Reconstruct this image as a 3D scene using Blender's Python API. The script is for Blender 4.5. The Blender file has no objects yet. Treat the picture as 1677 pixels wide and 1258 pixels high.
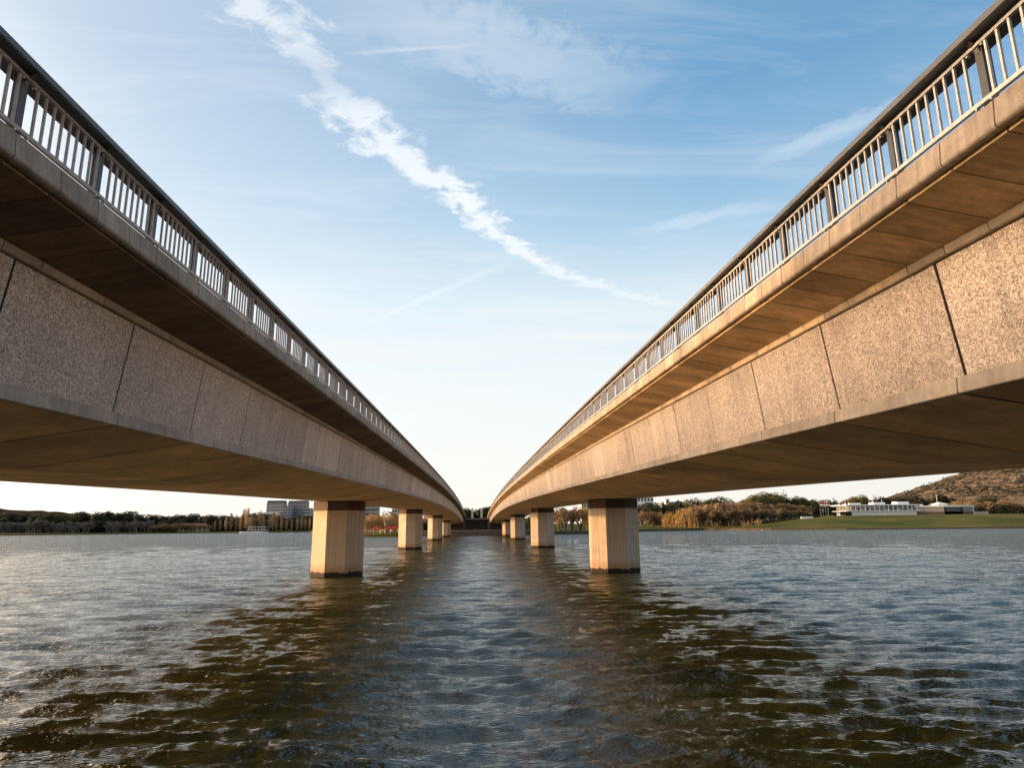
import bpy, math, random
import numpy as np
from mathutils import Matrix, Vector

random.seed(7)
S = bpy.context.scene
COL = S.collection
PI = math.pi

# ------------------------------------------------------------------ camera
F_PX, PITCH, YAW, ROLL, CAM_H = 1064.86, 0.21372, 0.0558, -0.01012, 4.187
CAM_X = -0.13
cy, sy, cp, sp, cr, sr = math.cos(YAW), math.sin(YAW), math.cos(PITCH), math.sin(PITCH), math.cos(ROLL), math.sin(ROLL)
R0 = Vector((cy, -sy, 0)); FH = Vector((sy, cy, 0)); UPZ = Vector((0, 0, 1))
FWD = FH * cp + UPZ * sp
UP0 = UPZ * cp - FH * sp
RIGHT = R0 * cr + UP0 * sr
UP = UP0 * cr - R0 * sr
CAM = Vector((CAM_X, 0, CAM_H))


def at(x, y, Y):
    """world point at depth Y (metres along the bridges) for a photo pixel"""
    d = RIGHT * ((x - 838.5) / F_PX) + UP * (-(y - 629) / F_PX) + FWD
    return CAM + d * (Y / d.y)


def make_camera():
    cd = bpy.data.cameras.new('camera')
    cd.sensor_fit = 'HORIZONTAL'
    cd.sensor_width = 36
    cd.lens = 36 * F_PX / 1677
    cd.clip_start = 0.1
    cd.clip_end = 20000
    co = bpy.data.objects.new('camera', cd)
    COL.objects.link(co)
    m = Matrix((RIGHT, UP, -FWD)).transposed().to_4x4()
    m.translation = CAM
    co.matrix_world = m
    S.camera = co


make_camera()

# ------------------------------------------------------------------ helpers


class MB:
    """collects faces for one mesh object"""

    def __init__(self):
        self.v = []
        self.f = []

    def quad(self, a, b, c, d):
        n = len(self.v)
        self.v += [a, b, c, d]
        self.f.append((n, n + 1, n + 2, n + 3))

    def tri(self, a, b, c):
        n = len(self.v)
        self.v += [a, b, c]
        self.f.append((n, n + 1, n + 2))

    def box(self, x0, x1, y0, y1, z0, z1):
        n = len(self.v)
        self.v += [(x0, y0, z0), (x1, y0, z0), (x1, y1, z0), (x0, y1, z0),
                   (x0, y0, z1), (x1, y0, z1), (x1, y1, z1), (x0, y1, z1)]
        for q in ((0, 3, 2, 1), (4, 5, 6, 7), (0, 1, 5, 4), (1, 2, 6, 5), (2, 3, 7, 6), (3, 0, 4, 7)):
            self.f.append(tuple(n + i for i in q))

    def prism(self, poly, z0, z1, top=None):
        """vertical prism over a plan polygon (ccw)"""
        n = len(self.v)
        k = len(poly)
        top = top or poly
        self.v += [(p[0], p[1], z0) for p in poly] + [(p[0], p[1], z1) for p in top]
        for i in range(k):
            j = (i + 1) % k
            self.f.append((n + i, n + j, n + k + j, n + k + i))
        self.f.append(tuple(n + k - 1 - i for i in range(k)))
        self.f.append(tuple(n + k + i for i in range(k)))

    def tube(self, pts, rad, sides=6):
        n0 = len(self.v)
        P = [Vector(p) for p in pts]
        for i, p in enumerate(P):
            d = (P[min(i + 1, len(P) - 1)] - P[max(i - 1, 0)]).normalized()
            a = d.orthogonal().normalized()
            b = d.cross(a)
            r = rad[i] if isinstance(rad, (list, tuple)) else rad
            for s in range(sides):
                t = 2 * PI * s / sides
                self.v.append(tuple(p + (a * math.cos(t) + b * math.sin(t)) * r))
        for i in range(len(P) - 1):
            for s in range(sides):
                t = (s + 1) % sides
                self.f.append((n0 + i * sides + s, n0 + i * sides + t, n0 + (i + 1) * sides + t, n0 + (i + 1) * sides + s))
        self.f.append(tuple(n0 + s for s in range(sides))[::-1])
        self.f.append(tuple(n0 + (len(P) - 1) * sides + s for s in range(sides)))

    def mesh(self, name, smooth=False):
        me = bpy.data.meshes.new(name)
        me.from_pydata(self.v, [], self.f)
        me.update()
        if smooth:
            me.polygons.foreach_set('use_smooth', [True] * len(me.polygons))
        return me

    def build(self, name, mat, parent=None, smooth=False, loc=None):
        return link(name, self.mesh(name, smooth), mat, parent, loc)


def link(name, me, mat=None, parent=None, loc=None):
    if mat and not me.materials:
        me.materials.append(mat)
    o = bpy.data.objects.new(name, me)
    COL.objects.link(o)
    if parent:
        o.parent = parent
    if loc is not None:
        o.location = loc
    return o


def tag(o, label=None, cat=None, group=None, kind=None):
    if label: o['label'] = label
    if cat: o['category'] = cat
    if group: o['group'] = group
    if kind: o['kind'] = kind
    return o


def empty(name, loc=(0, 0, 0), rz=0.0):
    o = bpy.data.objects.new(name, None)
    COL.objects.link(o)
    o.location = loc
    o.rotation_euler = (0, 0, rz)
    o.empty_display_size = 0.5
    return o


def copy_tree(o, parent=None):
    c = o.copy()
    COL.objects.link(c)
    c.parent = parent
    for ch in [x for x in S.objects if x.parent == o]:
        copy_tree(ch, c)
    return c


# ------------------------------------------------------------------ materials
def newmat(name):
    m = bpy.data.materials.new(name)
    m.use_nodes = True
    nt = m.node_tree
    for n in list(nt.nodes): nt.nodes.remove(n)
    out = nt.nodes.new('ShaderNodeOutputMaterial')
    b = nt.nodes.new('ShaderNodeBsdfPrincipled')
    nt.links.new(b.outputs[0], out.inputs[0])
    return m, nt, b, out


def N(nt, t, **kw):
    n = nt.nodes.new(t)
    ins = kw.pop('ins', {})
    for k, v in kw.items(): setattr(n, k, v)
    for k, v in ins.items(): n.inputs[k].default_value = v
    return n


def rgba(c): return (c[0], c[1], c[2], 1)


def ramp(nt, stops):
    r = nt.nodes.new('ShaderNodeValToRGB')
    e = r.color_ramp.elements
    while len(e) > 1: e.remove(e[-1])
    e[0].position = stops[0][0]; e[0].color = rgba(stops[0][1]) if isinstance(stops[0][1], tuple) else (stops[0][1],) * 3 + (1,)
    for p, c in stops[1:]:
        x = e.new(p)
        x.color = rgba(c) if isinstance(c, tuple) else (c, c, c, 1)
    return r


def mixc(nt, mode, fac, a, b):
    m = nt.nodes.new('ShaderNodeMix')
    m.data_type = 'RGBA'
    m.blend_type = mode
    for s, v in ((0, fac), (6, a), (7, b)):
        if hasattr(v, 'links') or isinstance(v, bpy.types.NodeSocket):
            nt.links.new(v, m.inputs[s])
        else:
            m.inputs[s].default_value = v if s == 0 else rgba(v)
    return m.outputs[2]


def mth(nt, op, a, b=None, c=None, clamp=False):
    m = nt.nodes.new('ShaderNodeMath')
    m.operation = op
    m.use_clamp = clamp
    for i, v in enumerate((a, b, c)):
        if v is None: continue
        if isinstance(v, bpy.types.NodeSocket): nt.links.new(v, m.inputs[i])
        else: m.inputs[i].default_value = v
    return m.outputs[0]


def mapping(nt, scale=(1, 1, 1), coord='Object'):
    tc = nt.nodes.new('ShaderNodeTexCoord')
    mp = nt.nodes.new('ShaderNodeMapping')
    mp.inputs['Scale'].default_value = scale
    nt.links.new(tc.outputs[coord], mp.inputs[0])
    return mp.outputs[0]


def noise(nt, vec, scale, detail=4, rough=0.55, dist=0.0):
    n = N(nt, 'ShaderNodeTexNoise', ins={'Scale': scale, 'Detail': detail, 'Roughness': rough, 'Distortion': dist})
    nt.links.new(vec, n.inputs['Vector'])
    return n.outputs['Fac']


def concrete(name, base, var=0.25, streak=0.3, pits=0.25, bump=0.25, streak_scale=(1.2, 1.2, 0.12), rough=0.85, grain_dir=(1, 1, 1), unit=None, uvar=0.2):
    m, nt, b, out = newmat(name)
    v = mapping(nt)
    n1 = noise(nt, v, 0.7, 6, 0.6)
    r1 = ramp(nt, [(0.3, 1 - var), (0.7, 1 + var * 0.3)])
    nt.links.new(n1, r1.inputs[0])
    n2 = noise(nt, mapping(nt, streak_scale), 3.0, 5, 0.6)
    r2 = ramp(nt, [(0.35, 1 - streak), (0.62, 1.0)])
    nt.links.new(n2, r2.inputs[0])
    n3 = noise(nt, mapping(nt, grain_dir), 9.0, 6, 0.7)
    r3 = ramp(nt, [(0.3, 0.82), (0.7, 1.08)])
    nt.links.new(n3, r3.inputs[0])
    c = mixc(nt, 'MULTIPLY', 1.0, base, r1.outputs[0])
    c = mixc(nt, 'MULTIPLY', 1.0, c, r2.outputs[0])
    c = mixc(nt, 'MULTIPLY', 1.0, c, r3.outputs[0])
    if unit:  # every cast unit has its own tone
        tcu = N(nt, 'ShaderNodeTexCoord'); su = N(nt, 'ShaderNodeSeparateXYZ')
        nt.links.new(tcu.outputs['Object'], su.inputs[0])
        fl = mth(nt, 'FLOOR', mth(nt, 'DIVIDE', mth(nt, 'SUBTRACT', su.outputs[1], unit[1]), unit[0]))
        wn = N(nt, 'ShaderNodeTexWhiteNoise', noise_dimensions='1D')
        nt.links.new(fl, wn.inputs['W'])
        ru = ramp(nt, [(0.0, 1 - uvar), (1.0, 1 + uvar * 0.4)])
        nt.links.new(wn.outputs['Value'], ru.inputs[0])
        c = mixc(nt, 'MULTIPLY', 1.0, c, ru.outputs[0])
    vo = N(nt, 'ShaderNodeTexVoronoi', feature='F1', ins={'Scale': 26.0})
    nt.links.new(mapping(nt), vo.inputs['Vector'])
    gate = noise(nt, mapping(nt), 2.3, 3, 0.5)
    pr = ramp(nt, [(0.0, 1.0), (0.16, 1.0), (0.22, 0.0)])
    nt.links.new(vo.outputs['Distance'], pr.inputs[0])
    gr = ramp(nt, [(0.55, 0.0), (0.62, 1.0)])
    nt.links.new(gate, gr.inputs[0])
    pm = mth(nt, 'MULTIPLY', pr.outputs[0], gr.outputs[0])
    pm = mth(nt, 'MULTIPLY', pm, pits)
    c = mixc(nt, 'MIX', pm, c, (base[0] * 0.25, base[1] * 0.22, base[2] * 0.2))
    nt.links.new(c, b.inputs['Base Color'])
    b.inputs['Roughness'].default_value = rough
    b.inputs['Specular IOR Level'].default_value = 0.3
    bp = N(nt, 'ShaderNodeBump', ins={'Strength': bump, 'Distance': 0.02})
    nt.links.new(n3, bp.inputs['Height'])
    nt.links.new(bp.outputs[0], b.inputs['Normal'])
    return m


def aggregate(name, light, dark):
    """exposed pebble aggregate"""
    m, nt, b, out = newmat(name)
    v = mapping(nt)
    vo = N(nt, 'ShaderNodeTexVoronoi', feature='F1', ins={'Scale': 27.0, 'Randomness': 1.0})
    nt.links.new(v, vo.inputs['Vector'])
    n = noise(nt, v, 44.0, 3, 0.65, 0.6)
    r = ramp(nt, [(0.40, dark), (0.46, tuple((a * 0.55 + c * 0.45) for a, c in zip(light, dark))), (0.55, light), (0.68, tuple(min(1, a * 1.25) for a in light))])
    nt.links.new(n, r.inputs[0])
    # each pebble its own tone
    cr_ = ramp(nt, [(0.0, 0.62), (1.0, 1.22)])
    nt.links.new(vo.outputs['Color'], cr_.inputs[0])
    c = mixc(nt, 'MULTIPLY', 0.9, r.outputs[0], cr_.outputs[0])
    big = noise(nt, v, 0.45, 5, 0.6)
    r2 = ramp(nt, [(0.3, 0.8), (0.7, 1.1)])
    nt.links.new(big, r2.inputs[0])
    c = mixc(nt, 'MULTIPLY', 1.0, c, r2.outputs[0])
    st = noise(nt, mapping(nt, (1, 1.4, 0.15)), 2.0, 4, 0.6)
    r3 = ramp(nt, [(0.33, 0.82), (0.5, 1.0)])
    nt.links.new(st, r3.inputs[0])
    c = mixc(nt, 'MULTIPLY', 1.0, c, r3.outputs[0])
    # each panel a little different
    oi = N(nt, 'ShaderNodeObjectInfo')
    r4 = ramp(nt, [(0.0, 0.80), (1.0, 1.10)])
    nt.links.new(oi.outputs['Random'], r4.inputs[0])
    c = mixc(nt, 'MULTIPLY', 1.0, c, r4.outputs[0])
    nt.links.new(c, b.inputs['Base Color'])
    b.inputs['Roughness'].default_value = 0.75
    b.inputs['Specular IOR Level'].default_value = 0.35
    bp = N(nt, 'ShaderNodeBump', ins={'Strength': 0.8, 'Distance': 0.02})
    nt.links.new(n, bp.inputs['Height'])
    nt.links.new(bp.outputs[0], b.inputs['Normal'])
    return m


def simple(name, base, rough=0.7, metal=0.0, var=0.15, scale=6.0, spec=0.4, bump=0.0):
    m, nt, b, out = newmat(name)
    v = mapping(nt)
    n = noise(nt, v, scale, 4, 0.6)
    r = ramp(nt, [(0.3, 1 - var), (0.7, 1 + var * 0.5)])
    nt.links.new(n, r.inputs[0])
    c = mixc(nt, 'MULTIPLY', 1.0, base, r.outputs[0])
    nt.links.new(c, b.inputs['Base Color'])
    b.inputs['Roughness'].default_value = rough
    b.inputs['Metallic'].default_value = metal
    b.inputs['Specular IOR Level'].default_value = spec
    if bump:
        bp = N(nt, 'ShaderNodeBump', ins={'Strength': bump, 'Distance': 0.05})
        nt.links.new(n, bp.inputs['Height'])
        nt.links.new(bp.outputs[0], b.inputs['Normal'])
    return m


def leafmat(name, a, b_, trans=0.2):
    m, nt, b, out = newmat(name)
    v = mapping(nt)
    n = noise(nt, v, 5.0, 3, 0.6)
    oi = N(nt, 'ShaderNodeObjectInfo')
    t = mth(nt, 'ADD', n, mth(nt, 'MULTIPLY', mth(nt, 'SUBTRACT', oi.outputs['Random'], 0.5), 0.35))
    r = ramp(nt, [(0.32, a), (0.68, b_)])
    nt.links.new(t, r.inputs[0])
    nt.links.new(r.outputs[0], b.inputs['Base Color'])
    b.inputs['Roughness'].default_value = 0.7
    b.inputs['Specular IOR Level'].default_value = 0.2
    if trans:
        tr = N(nt, 'ShaderNodeBsdfTranslucent')
        nt.links.new(r.outputs[0], tr.inputs[0])
        mx = N(nt, 'ShaderNodeMixShader', ins={0: trans})
        nt.links.new(b.outputs[0], mx.inputs[1])
        nt.links.new(tr.outputs[0], mx.inputs[2])
        nt.links.new(mx.outputs[0], out.inputs[0])
    return m


M = {}
M['agg'] = aggregate('exposed_aggregate', (0.82, 0.69, 0.585), (0.32, 0.20, 0.13))
for sd_, kf, lf, gf in (('l', 6.413, 8.393, 7.24), ('r', 6.207, 8.2, 7.034)):
    L_ = sd_ == 'l'  # left kerb and cantilever are darker copies, shade put into the colour
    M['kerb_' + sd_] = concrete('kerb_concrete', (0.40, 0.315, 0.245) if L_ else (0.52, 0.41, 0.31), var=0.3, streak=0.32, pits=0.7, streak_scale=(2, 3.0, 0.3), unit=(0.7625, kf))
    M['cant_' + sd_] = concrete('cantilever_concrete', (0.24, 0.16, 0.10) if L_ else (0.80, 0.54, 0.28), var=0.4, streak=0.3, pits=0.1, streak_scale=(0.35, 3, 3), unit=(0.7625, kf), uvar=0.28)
    M['ledge_' + sd_] = concrete('ledge_concrete', (0.52, 0.41, 0.30), var=0.25, streak=0.15, pits=0.15, unit=(0.7625, gf))
    M['lip_' + sd_] = concrete('edge_beam_concrete', (0.54, 0.445, 0.36), var=0.28, streak=0.22, pits=0.3, unit=(3.05, lf), uvar=0.12)
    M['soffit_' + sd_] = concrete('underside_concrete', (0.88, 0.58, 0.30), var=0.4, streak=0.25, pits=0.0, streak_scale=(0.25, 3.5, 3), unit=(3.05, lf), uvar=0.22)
M['rail_shade'] = simple('shaded_rail', (0.36, 0.30, 0.26), 0.5, 0.1, 0.25, 9.0, 0.4)  # darker copy of the rail colour, left side's shade painted in
M['steel_shade'] = simple('shaded_handrail_paint', (0.085, 0.085, 0.09), 0.45, 0.0, 0.2, 3.0, 0.5)  # handrail colour darkened to carry the left bridge's shade
M['post'] = simple('dark_post_paint', (0.065, 0.062, 0.062), 0.45)
M['core'] = simple('joint_shadow_concrete', (0.02, 0.012, 0.008), 0.95)
for sd_, kf, lf, gf in (('l', 6.413, 8.393, 7.24), ('r', 6.207, 8.2, 7.034)):
    L_ = sd_ == 'l'  # kerb and cantilever: left side's shade is in the darker base colours
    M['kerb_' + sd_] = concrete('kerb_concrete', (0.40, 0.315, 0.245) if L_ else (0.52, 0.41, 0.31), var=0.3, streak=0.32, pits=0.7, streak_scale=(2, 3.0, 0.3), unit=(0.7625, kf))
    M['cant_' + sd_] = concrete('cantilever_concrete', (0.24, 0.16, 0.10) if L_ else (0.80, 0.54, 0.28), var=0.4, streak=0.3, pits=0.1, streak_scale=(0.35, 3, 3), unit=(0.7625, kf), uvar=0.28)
    M['ledge_' + sd_] = concrete('ledge_concrete', (0.52, 0.41, 0.30), var=0.25, streak=0.15, pits=0.15, unit=(0.7625, gf))
    M['lip_' + sd_] = concrete('edge_beam_concrete', (0.54, 0.445, 0.36), var=0.28, streak=0.22, pits=0.3, unit=(3.05, lf), uvar=0.12)
    M['soffit_' + sd_] = concrete('underside_concrete', (0.88, 0.58, 0.30), var=0.4, streak=0.25, pits=0.0, streak_scale=(0.25, 3.5, 3), unit=(3.05, lf), uvar=0.22)
M['rail_shade'] = simple('shaded_rail', (0.36, 0.30, 0.26), 0.5, 0.1, 0.25, 9.0, 0.4)  # same rail paint as the right, with shade in the colour
M['steel_shade'] = simple('shaded_handrail_paint', (0.085, 0.085, 0.09), 0.45, 0.0, 0.2, 3.0, 0.5)  # left handrail's shade is in this darker colour
M['post'] = simple('dark_post_paint', (0.065, 0.062, 0.062), 0.45)
M['core'] = simple('joint_shadow_concrete', (0.02, 0.012, 0.008), 0.95)
M['cant_dark'] = concrete('shaded_cantilever_concrete', (0.24, 0.16, 0.10), var=0.4, streak=0.3, pits=0.1, streak_scale=(0.35, 3, 3))
M['cant'] = concrete('cantilever_soffit_concrete', (0.66, 0.44, 0.235), var=0.4, streak=0.3, pits=0.1, streak_scale=(0.35, 3, 3))
M['ledge'] = concrete('ledge_concrete', (0.52, 0.41, 0.30), var=0.2, streak=0.12, pits=0.15)
M['agg'] = aggregate('exposed_aggregate', (0.82, 0.69, 0.585), (0.32, 0.20, 0.13))
M['lip'] = concrete('edge_beam_concrete', (0.52, 0.43, 0.345), var=0.2, streak=0.15, pits=0.3)
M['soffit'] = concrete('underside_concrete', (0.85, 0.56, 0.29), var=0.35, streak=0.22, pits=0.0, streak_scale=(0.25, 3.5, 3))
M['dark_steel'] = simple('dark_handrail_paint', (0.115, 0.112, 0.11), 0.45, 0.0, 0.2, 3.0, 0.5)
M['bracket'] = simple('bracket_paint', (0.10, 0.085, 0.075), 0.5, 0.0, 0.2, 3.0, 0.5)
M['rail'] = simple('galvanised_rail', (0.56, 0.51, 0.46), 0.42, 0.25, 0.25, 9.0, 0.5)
M['asphalt'] = simple('asphalt', (0.05, 0.05, 0.05), 0.9)


def pier_material():
    m, nt, b, out = newmat('pier_concrete')
    n1 = noise(nt, mapping(nt), 0.5, 5, 0.6)
    r1 = ramp(nt, [(0.3, 0.8), (0.7, 1.06)])
    nt.links.new(n1, r1.inputs[0])
    n2 = noise(nt, mapping(nt, (5, 5, 0.12)), 1.6, 4, 0.65)
    r2 = ramp(nt, [(0.30, 0.76), (0.42, 0.94), (0.6, 1.03)])
    nt.links.new(n2, r2.inputs[0])
    c = mixc(nt, 'MULTIPLY', 1.0, (0.60, 0.48, 0.36), r1.outputs[0])
    c = mixc(nt, 'MULTIPLY', 1.0, c, r2.outputs[0])
    # vertical board marks
    wv = N(nt, 'ShaderNodeTexWave', wave_type='BANDS', bands_direction='X', ins={'Scale': 1.1, 'Distortion': 1.2, 'Detail': 3.0, 'Detail Scale': 2.0})
    nt.links.new(mapping(nt, (1, 1.3, 0.03)), wv.inputs[0])
    rw = ramp(nt, [(0.0, 0.86), (0.25, 1.0)])
    nt.links.new(wv.outputs['Fac'], rw.inputs[0])
    c = mixc(nt, 'MULTIPLY', 1.0, c, rw.outputs[0])
    # pour lines, the rusty tide band and the algae at the waterline
    tc = N(nt, 'ShaderNodeTexCoord')
    sx = N(nt, 'ShaderNodeSeparateXYZ')
    nt.links.new(tc.outputs['Object'], sx.inputs[0])
    z = sx.outputs[2]
    wob = mth(nt, 'MULTIPLY', mth(nt, 'SUBTRACT', noise(nt, mapping(nt, (1, 1, 0.2)), 1.7, 5, 0.7), 0.5), 0.7)
    zz = mth(nt, 'ADD', z, wob)
    ra = ramp(nt, [(0.0, 1.0), (0.36, 1.0), (0.46, 0.0)])
    nt.links.new(zz, ra.inputs[0])
    rb = ramp(nt, [(0.2, 1.0), (1.0, 0.0)])
    nt.links.new(mth(nt, 'MULTIPLY', zz, 0.8), rb.inputs[0])
    c = mixc(nt, 'MIX', mth(nt, 'MULTIPLY', rb.outputs[0], 0.8), c, (0.34, 0.17, 0.065))
    c = mixc(nt, 'MIX', ra.outputs[0], c, (0.03, 0.022, 0.014))
    pl = mth(nt, 'FRACT', mth(nt, 'MULTIPLY', z, 0.55))
    rp = ramp(nt, [(0.0, 0.8), (0.012, 0.8), (0.03, 1.0)])
    nt.links.new(pl, rp.inputs[0])
    c = mixc(nt, 'MULTIPLY', 1.0, c, rp.outputs[0])
    nt.links.new(c, b.inputs['Base Color'])
    b.inputs['Roughness'].default_value = 0.85
    b.inputs['Specular IOR Level'].default_value = 0.25
    bp = N(nt, 'ShaderNodeBump', ins={'Strength': 0.35, 'Distance': 0.03})
    nt.links.new(n2, bp.inputs['Height'])
    nt.links.new(bp.outputs[0], b.inputs['Normal'])
    return m


M['pier'] = pier_material()


def collar_material():
    m, nt, b, out = newmat('collar_cladding')
    wv = N(nt, 'ShaderNodeTexWave', wave_type='BANDS', bands_direction='X', ins={'Scale': 2.4, 'Distortion': 0.0})
    nt.links.new(mapping(nt, (1, 1.6, 0)), wv.inputs[0])
    r = ramp(nt, [(0.1, (0.035, 0.018, 0.010)), (0.6, (0.115, 0.062, 0.034))])
    nt.links.new(wv.outputs['Fac'], r.inputs[0])
    nt.links.new(r.outputs[0], b.inputs['Base Color'])
    b.inputs['Roughness'].default_value = 0.8
    bp = N(nt, 'ShaderNodeBump', ins={'Strength': 0.6, 'Distance': 0.04})
    nt.links.new(wv.outputs['Fac'], bp.inputs['Height'])
    nt.links.new(bp.outputs[0], b.inputs['Normal'])
    return m


M['collar'] = collar_material()

# ------------------------------------------------------------------ the two bridges
Y0, Y1 = -6.0, 315.0
CX = 12.0                       # centre line of each deck
ZAP = 158.4018


def prof(y):
    return CAM_H - 1.0102296e-4 * (y - ZAP) ** 2 - 0.83145e-7 * (y - ZAP) ** 3


def sweep(mb, poly, ya, yb, s, close=True, mirror=False, ends=True):
    """poly: (X, H) of the inner side; s = -1 left bridge, +1 right; local coords about the deck centre"""
    pts = []
    for X, H in poly:
        x = X - CX
        if mirror: x = -x
        pts.append((x * s, H))
    flip = (s < 0) != mirror
    n = len(mb.v)
    k = len(pts)
    for y in (ya, yb):
        h = prof(y)
        mb.v += [(x, y, H + h) for x, H in pts]
    rng = range(k) if close else range(k - 1)
    for i in rng:
        j = (i + 1) % k
        q = (n + i, n + j, n + k + j, n + k + i)
        mb.f.append(q if flip else q[::-1])
    if ends and close:
        a = tuple(n + i for i in range(k))
        b = tuple(n + k + i for i in range(k))
        mb.f.append(a[::-1] if flip else a)
        mb.f.append(b if flip else b[::-1])


def units(mb, poly, first, pitch, gap, s, mirror=False, ya=Y0, yb=Y1):
    k0 = math.floor((ya - first) / pitch)
    y = first + k0 * pitch
    while y < yb:
        a, b_ = max(y + gap / 2, ya), min(y + pitch - gap / 2, yb)
        if b_ - a > 0.02:
            sweep(mb, poly, a, b_, s, mirror=mirror)
        y += pitch


KERB = [(4.985, 6.147), (4.959, 5.885), (4.966, 5.862), (4.985, 5.846), (5.012, 5.838), (5.062, 5.838), (5.062, 5.872), (5.36, 5.872), (5.36, 6.147), (5.0, 6.153)]
CANT = [(5.082, 5.800), (6.125, 5.606), (6.125, 5.66), (5.082, 5.862)]
LEDGE = [(6.115, 5.611), (6.107, 5.595), (6.118, 5.512), (6.132, 5.492), (6.16, 5.482), (6.225, 5.478), (6.225, 5.640), (6.127, 5.640)]
WEB = [(6.185, 5.463), (6.379, 3.884), (6.425, 3.884), (6.232, 5.463)]
LIP = [(6.318, 3.878), (6.304, 3.672), (6.316, 3.658), (6.372, 3.652), (6.372, 3.69), (6.415, 3.69), (6.425, 3.880)]
CORE_H = [(5.10, 6.06), (5.095, 5.807), (6.19, 5.603), (6.193, 5.463), (6.388, 3.884), (6.392, 3.70), (6.402, 3.660), (9.682, 3.140)]
CORE = CORE_H + [(24 - X_, H_) for X_, H_ in CORE_H[::-1]]
UNDER = [(6.385, 3.655), (9.681, 3.133), (14.319, 3.133), (17.615, 3.655), (17.58, 3.705), (14.315, 3.18), (9.685, 3.18), (6.42, 3.705)]

PIER_Y = [57.39, 57.39 + 64, 57.39 + 137.2, 57.39 + 201.2]


def make_bridge(s, label, web_first, lip_first, kerb_first, ledge_first, post_first, xshift=0.0):
    root = empty('road_bridge', (s * CX, 0, 0))
    sk = 'l' if s < 0 else 'r'
    tag(root, label, 'bridge', 'twin concrete road bridges')
    mb = MB()
    y = Y0
    while y < Y1:
        sweep(mb, CORE, y, min(y + 3.05, Y1), s, ends=(y == Y0 or y + 3.05 >= Y1))
        y += 3.05
    mb.build('deck_core', M['core'], root)
    mb = MB()
    y = Y0
    while y < Y1:
        sweep(mb, [(5.36, 6.064), (18.64, 6.064), (18.64, 6.085), (5.36, 6.085)], y, min(y + 6.1, Y1), s)
        y += 6.1
    mb.build('road_surface', M['asphalt'], root)
    for mir in (False, True):
        mb = MB(); units(mb, KERB, kerb_first, 0.7625, 0.015, s, mir)
        mb.build('kerb', M['kerb_' + sk], root)
        mb = MB(); units(mb, CANT, kerb_first, 0.7625, 0.022, s, mir)
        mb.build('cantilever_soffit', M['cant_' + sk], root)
        mb = MB(); units(mb, LEDGE, ledge_first, 0.7625, 0.016, s, mir)
        mb.build('ledge', M['ledge_' + sk], root)
        mb = MB(); units(mb, LIP, lip_first, 3.05, 0.022, s, mir)
        mb.build('edge_beam', M['lip_' + sk], root)
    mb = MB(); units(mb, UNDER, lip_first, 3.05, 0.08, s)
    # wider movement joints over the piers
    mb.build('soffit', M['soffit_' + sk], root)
    # aggregate wall panels: the 100 nearest in view one by one, the rest together
    rnd = random.Random(5 + s)
    y = web_first - 3.05 * 5
    cnt = 0
    rest = MB()
    while y < Y1:
        g = 0.05 if cnt % 3 else 0.03
        a, b_ = max(y + g / 2, Y0), min(y + 3.05 - g / 2, Y1)
        if b_ - a > 0.05:
            if b_ > 4 and cnt < 98:
                pm = MB(); j = rnd.uniform(-0.006, 0.006)
                sweep(pm, [(x + (j if i < 2 else 0), h) for i, (x, h) in enumerate(WEB)], a, b_, s)
                pm.build('wall_panel', M['agg'], root); cnt += 1
            else:
                sweep(rest, WEB, a, b_, s)
            sweep(rest, WEB, a, b_, s, mirror=True)
        y += 3.05
    tag(rest.build('wall_panel', M['agg'], root), kind='stuff')
    # piers
    for py in PIER_Y:
        top = prof(py + 1.5) + 3.133
        wf, c, win, wout = 0.847, 1.25, 1.97, 2.30
        L = 3.6

        def ring(e=0.0):
            # inner side is x>0 for left bridge after mirroring
            p = [(-wf, -e), (wf, -e), (wout + e, c), (wout + e, L - c), (wf, L + e), (-wf, L + e), (-win - e, L - c), (-win - e, c)]
            return [(x * s, yy) for x, yy in p][::(1 if s > 0 else -1)]
        mb = MB()
        mb.prism(ring(), -2.0, top - 0.86)
        mb.prism(ring(-0.12), top - 0.86, top - 0.03)
        p = mb.build('pier', M['pier'], root, loc=(0, py, 0))
        mb = MB()
        mb.prism(ring(0.02), top - 0.85, top - 0.045)
        mb.build('collar', M['collar'], p)
        mb = MB()
        for bx in (-1.1, 0.0, 1.1):
            mb.box(bx - 0.3, bx + 0.3, 0.9, 2.0, top - 0.028, top + 0.01)
        mb.build('bearing', M['core'], p)

    # inner railing, a thing of its own
    side = 'left' if s < 0 else 'right'
    rail = empty('railing', (s * CX, 0, 0))
    tag(rail, 'shaded steel railing with dark handrail along the left bridge deck' if s < 0 else
        'sunlit steel railing with dark handrail along the right bridge deck', 'railing', 'bridge railings')
    build_rail(rail, s, post_first, False)
    rail2 = empty('railing', (s * CX, 0, -0.16))
    tag(rail2, 'outer railing on the far edge of the %s bridge deck' % side, 'railing', 'outer bridge railings')
    build_rail(rail2, s, post_first, True)
    return root


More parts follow.
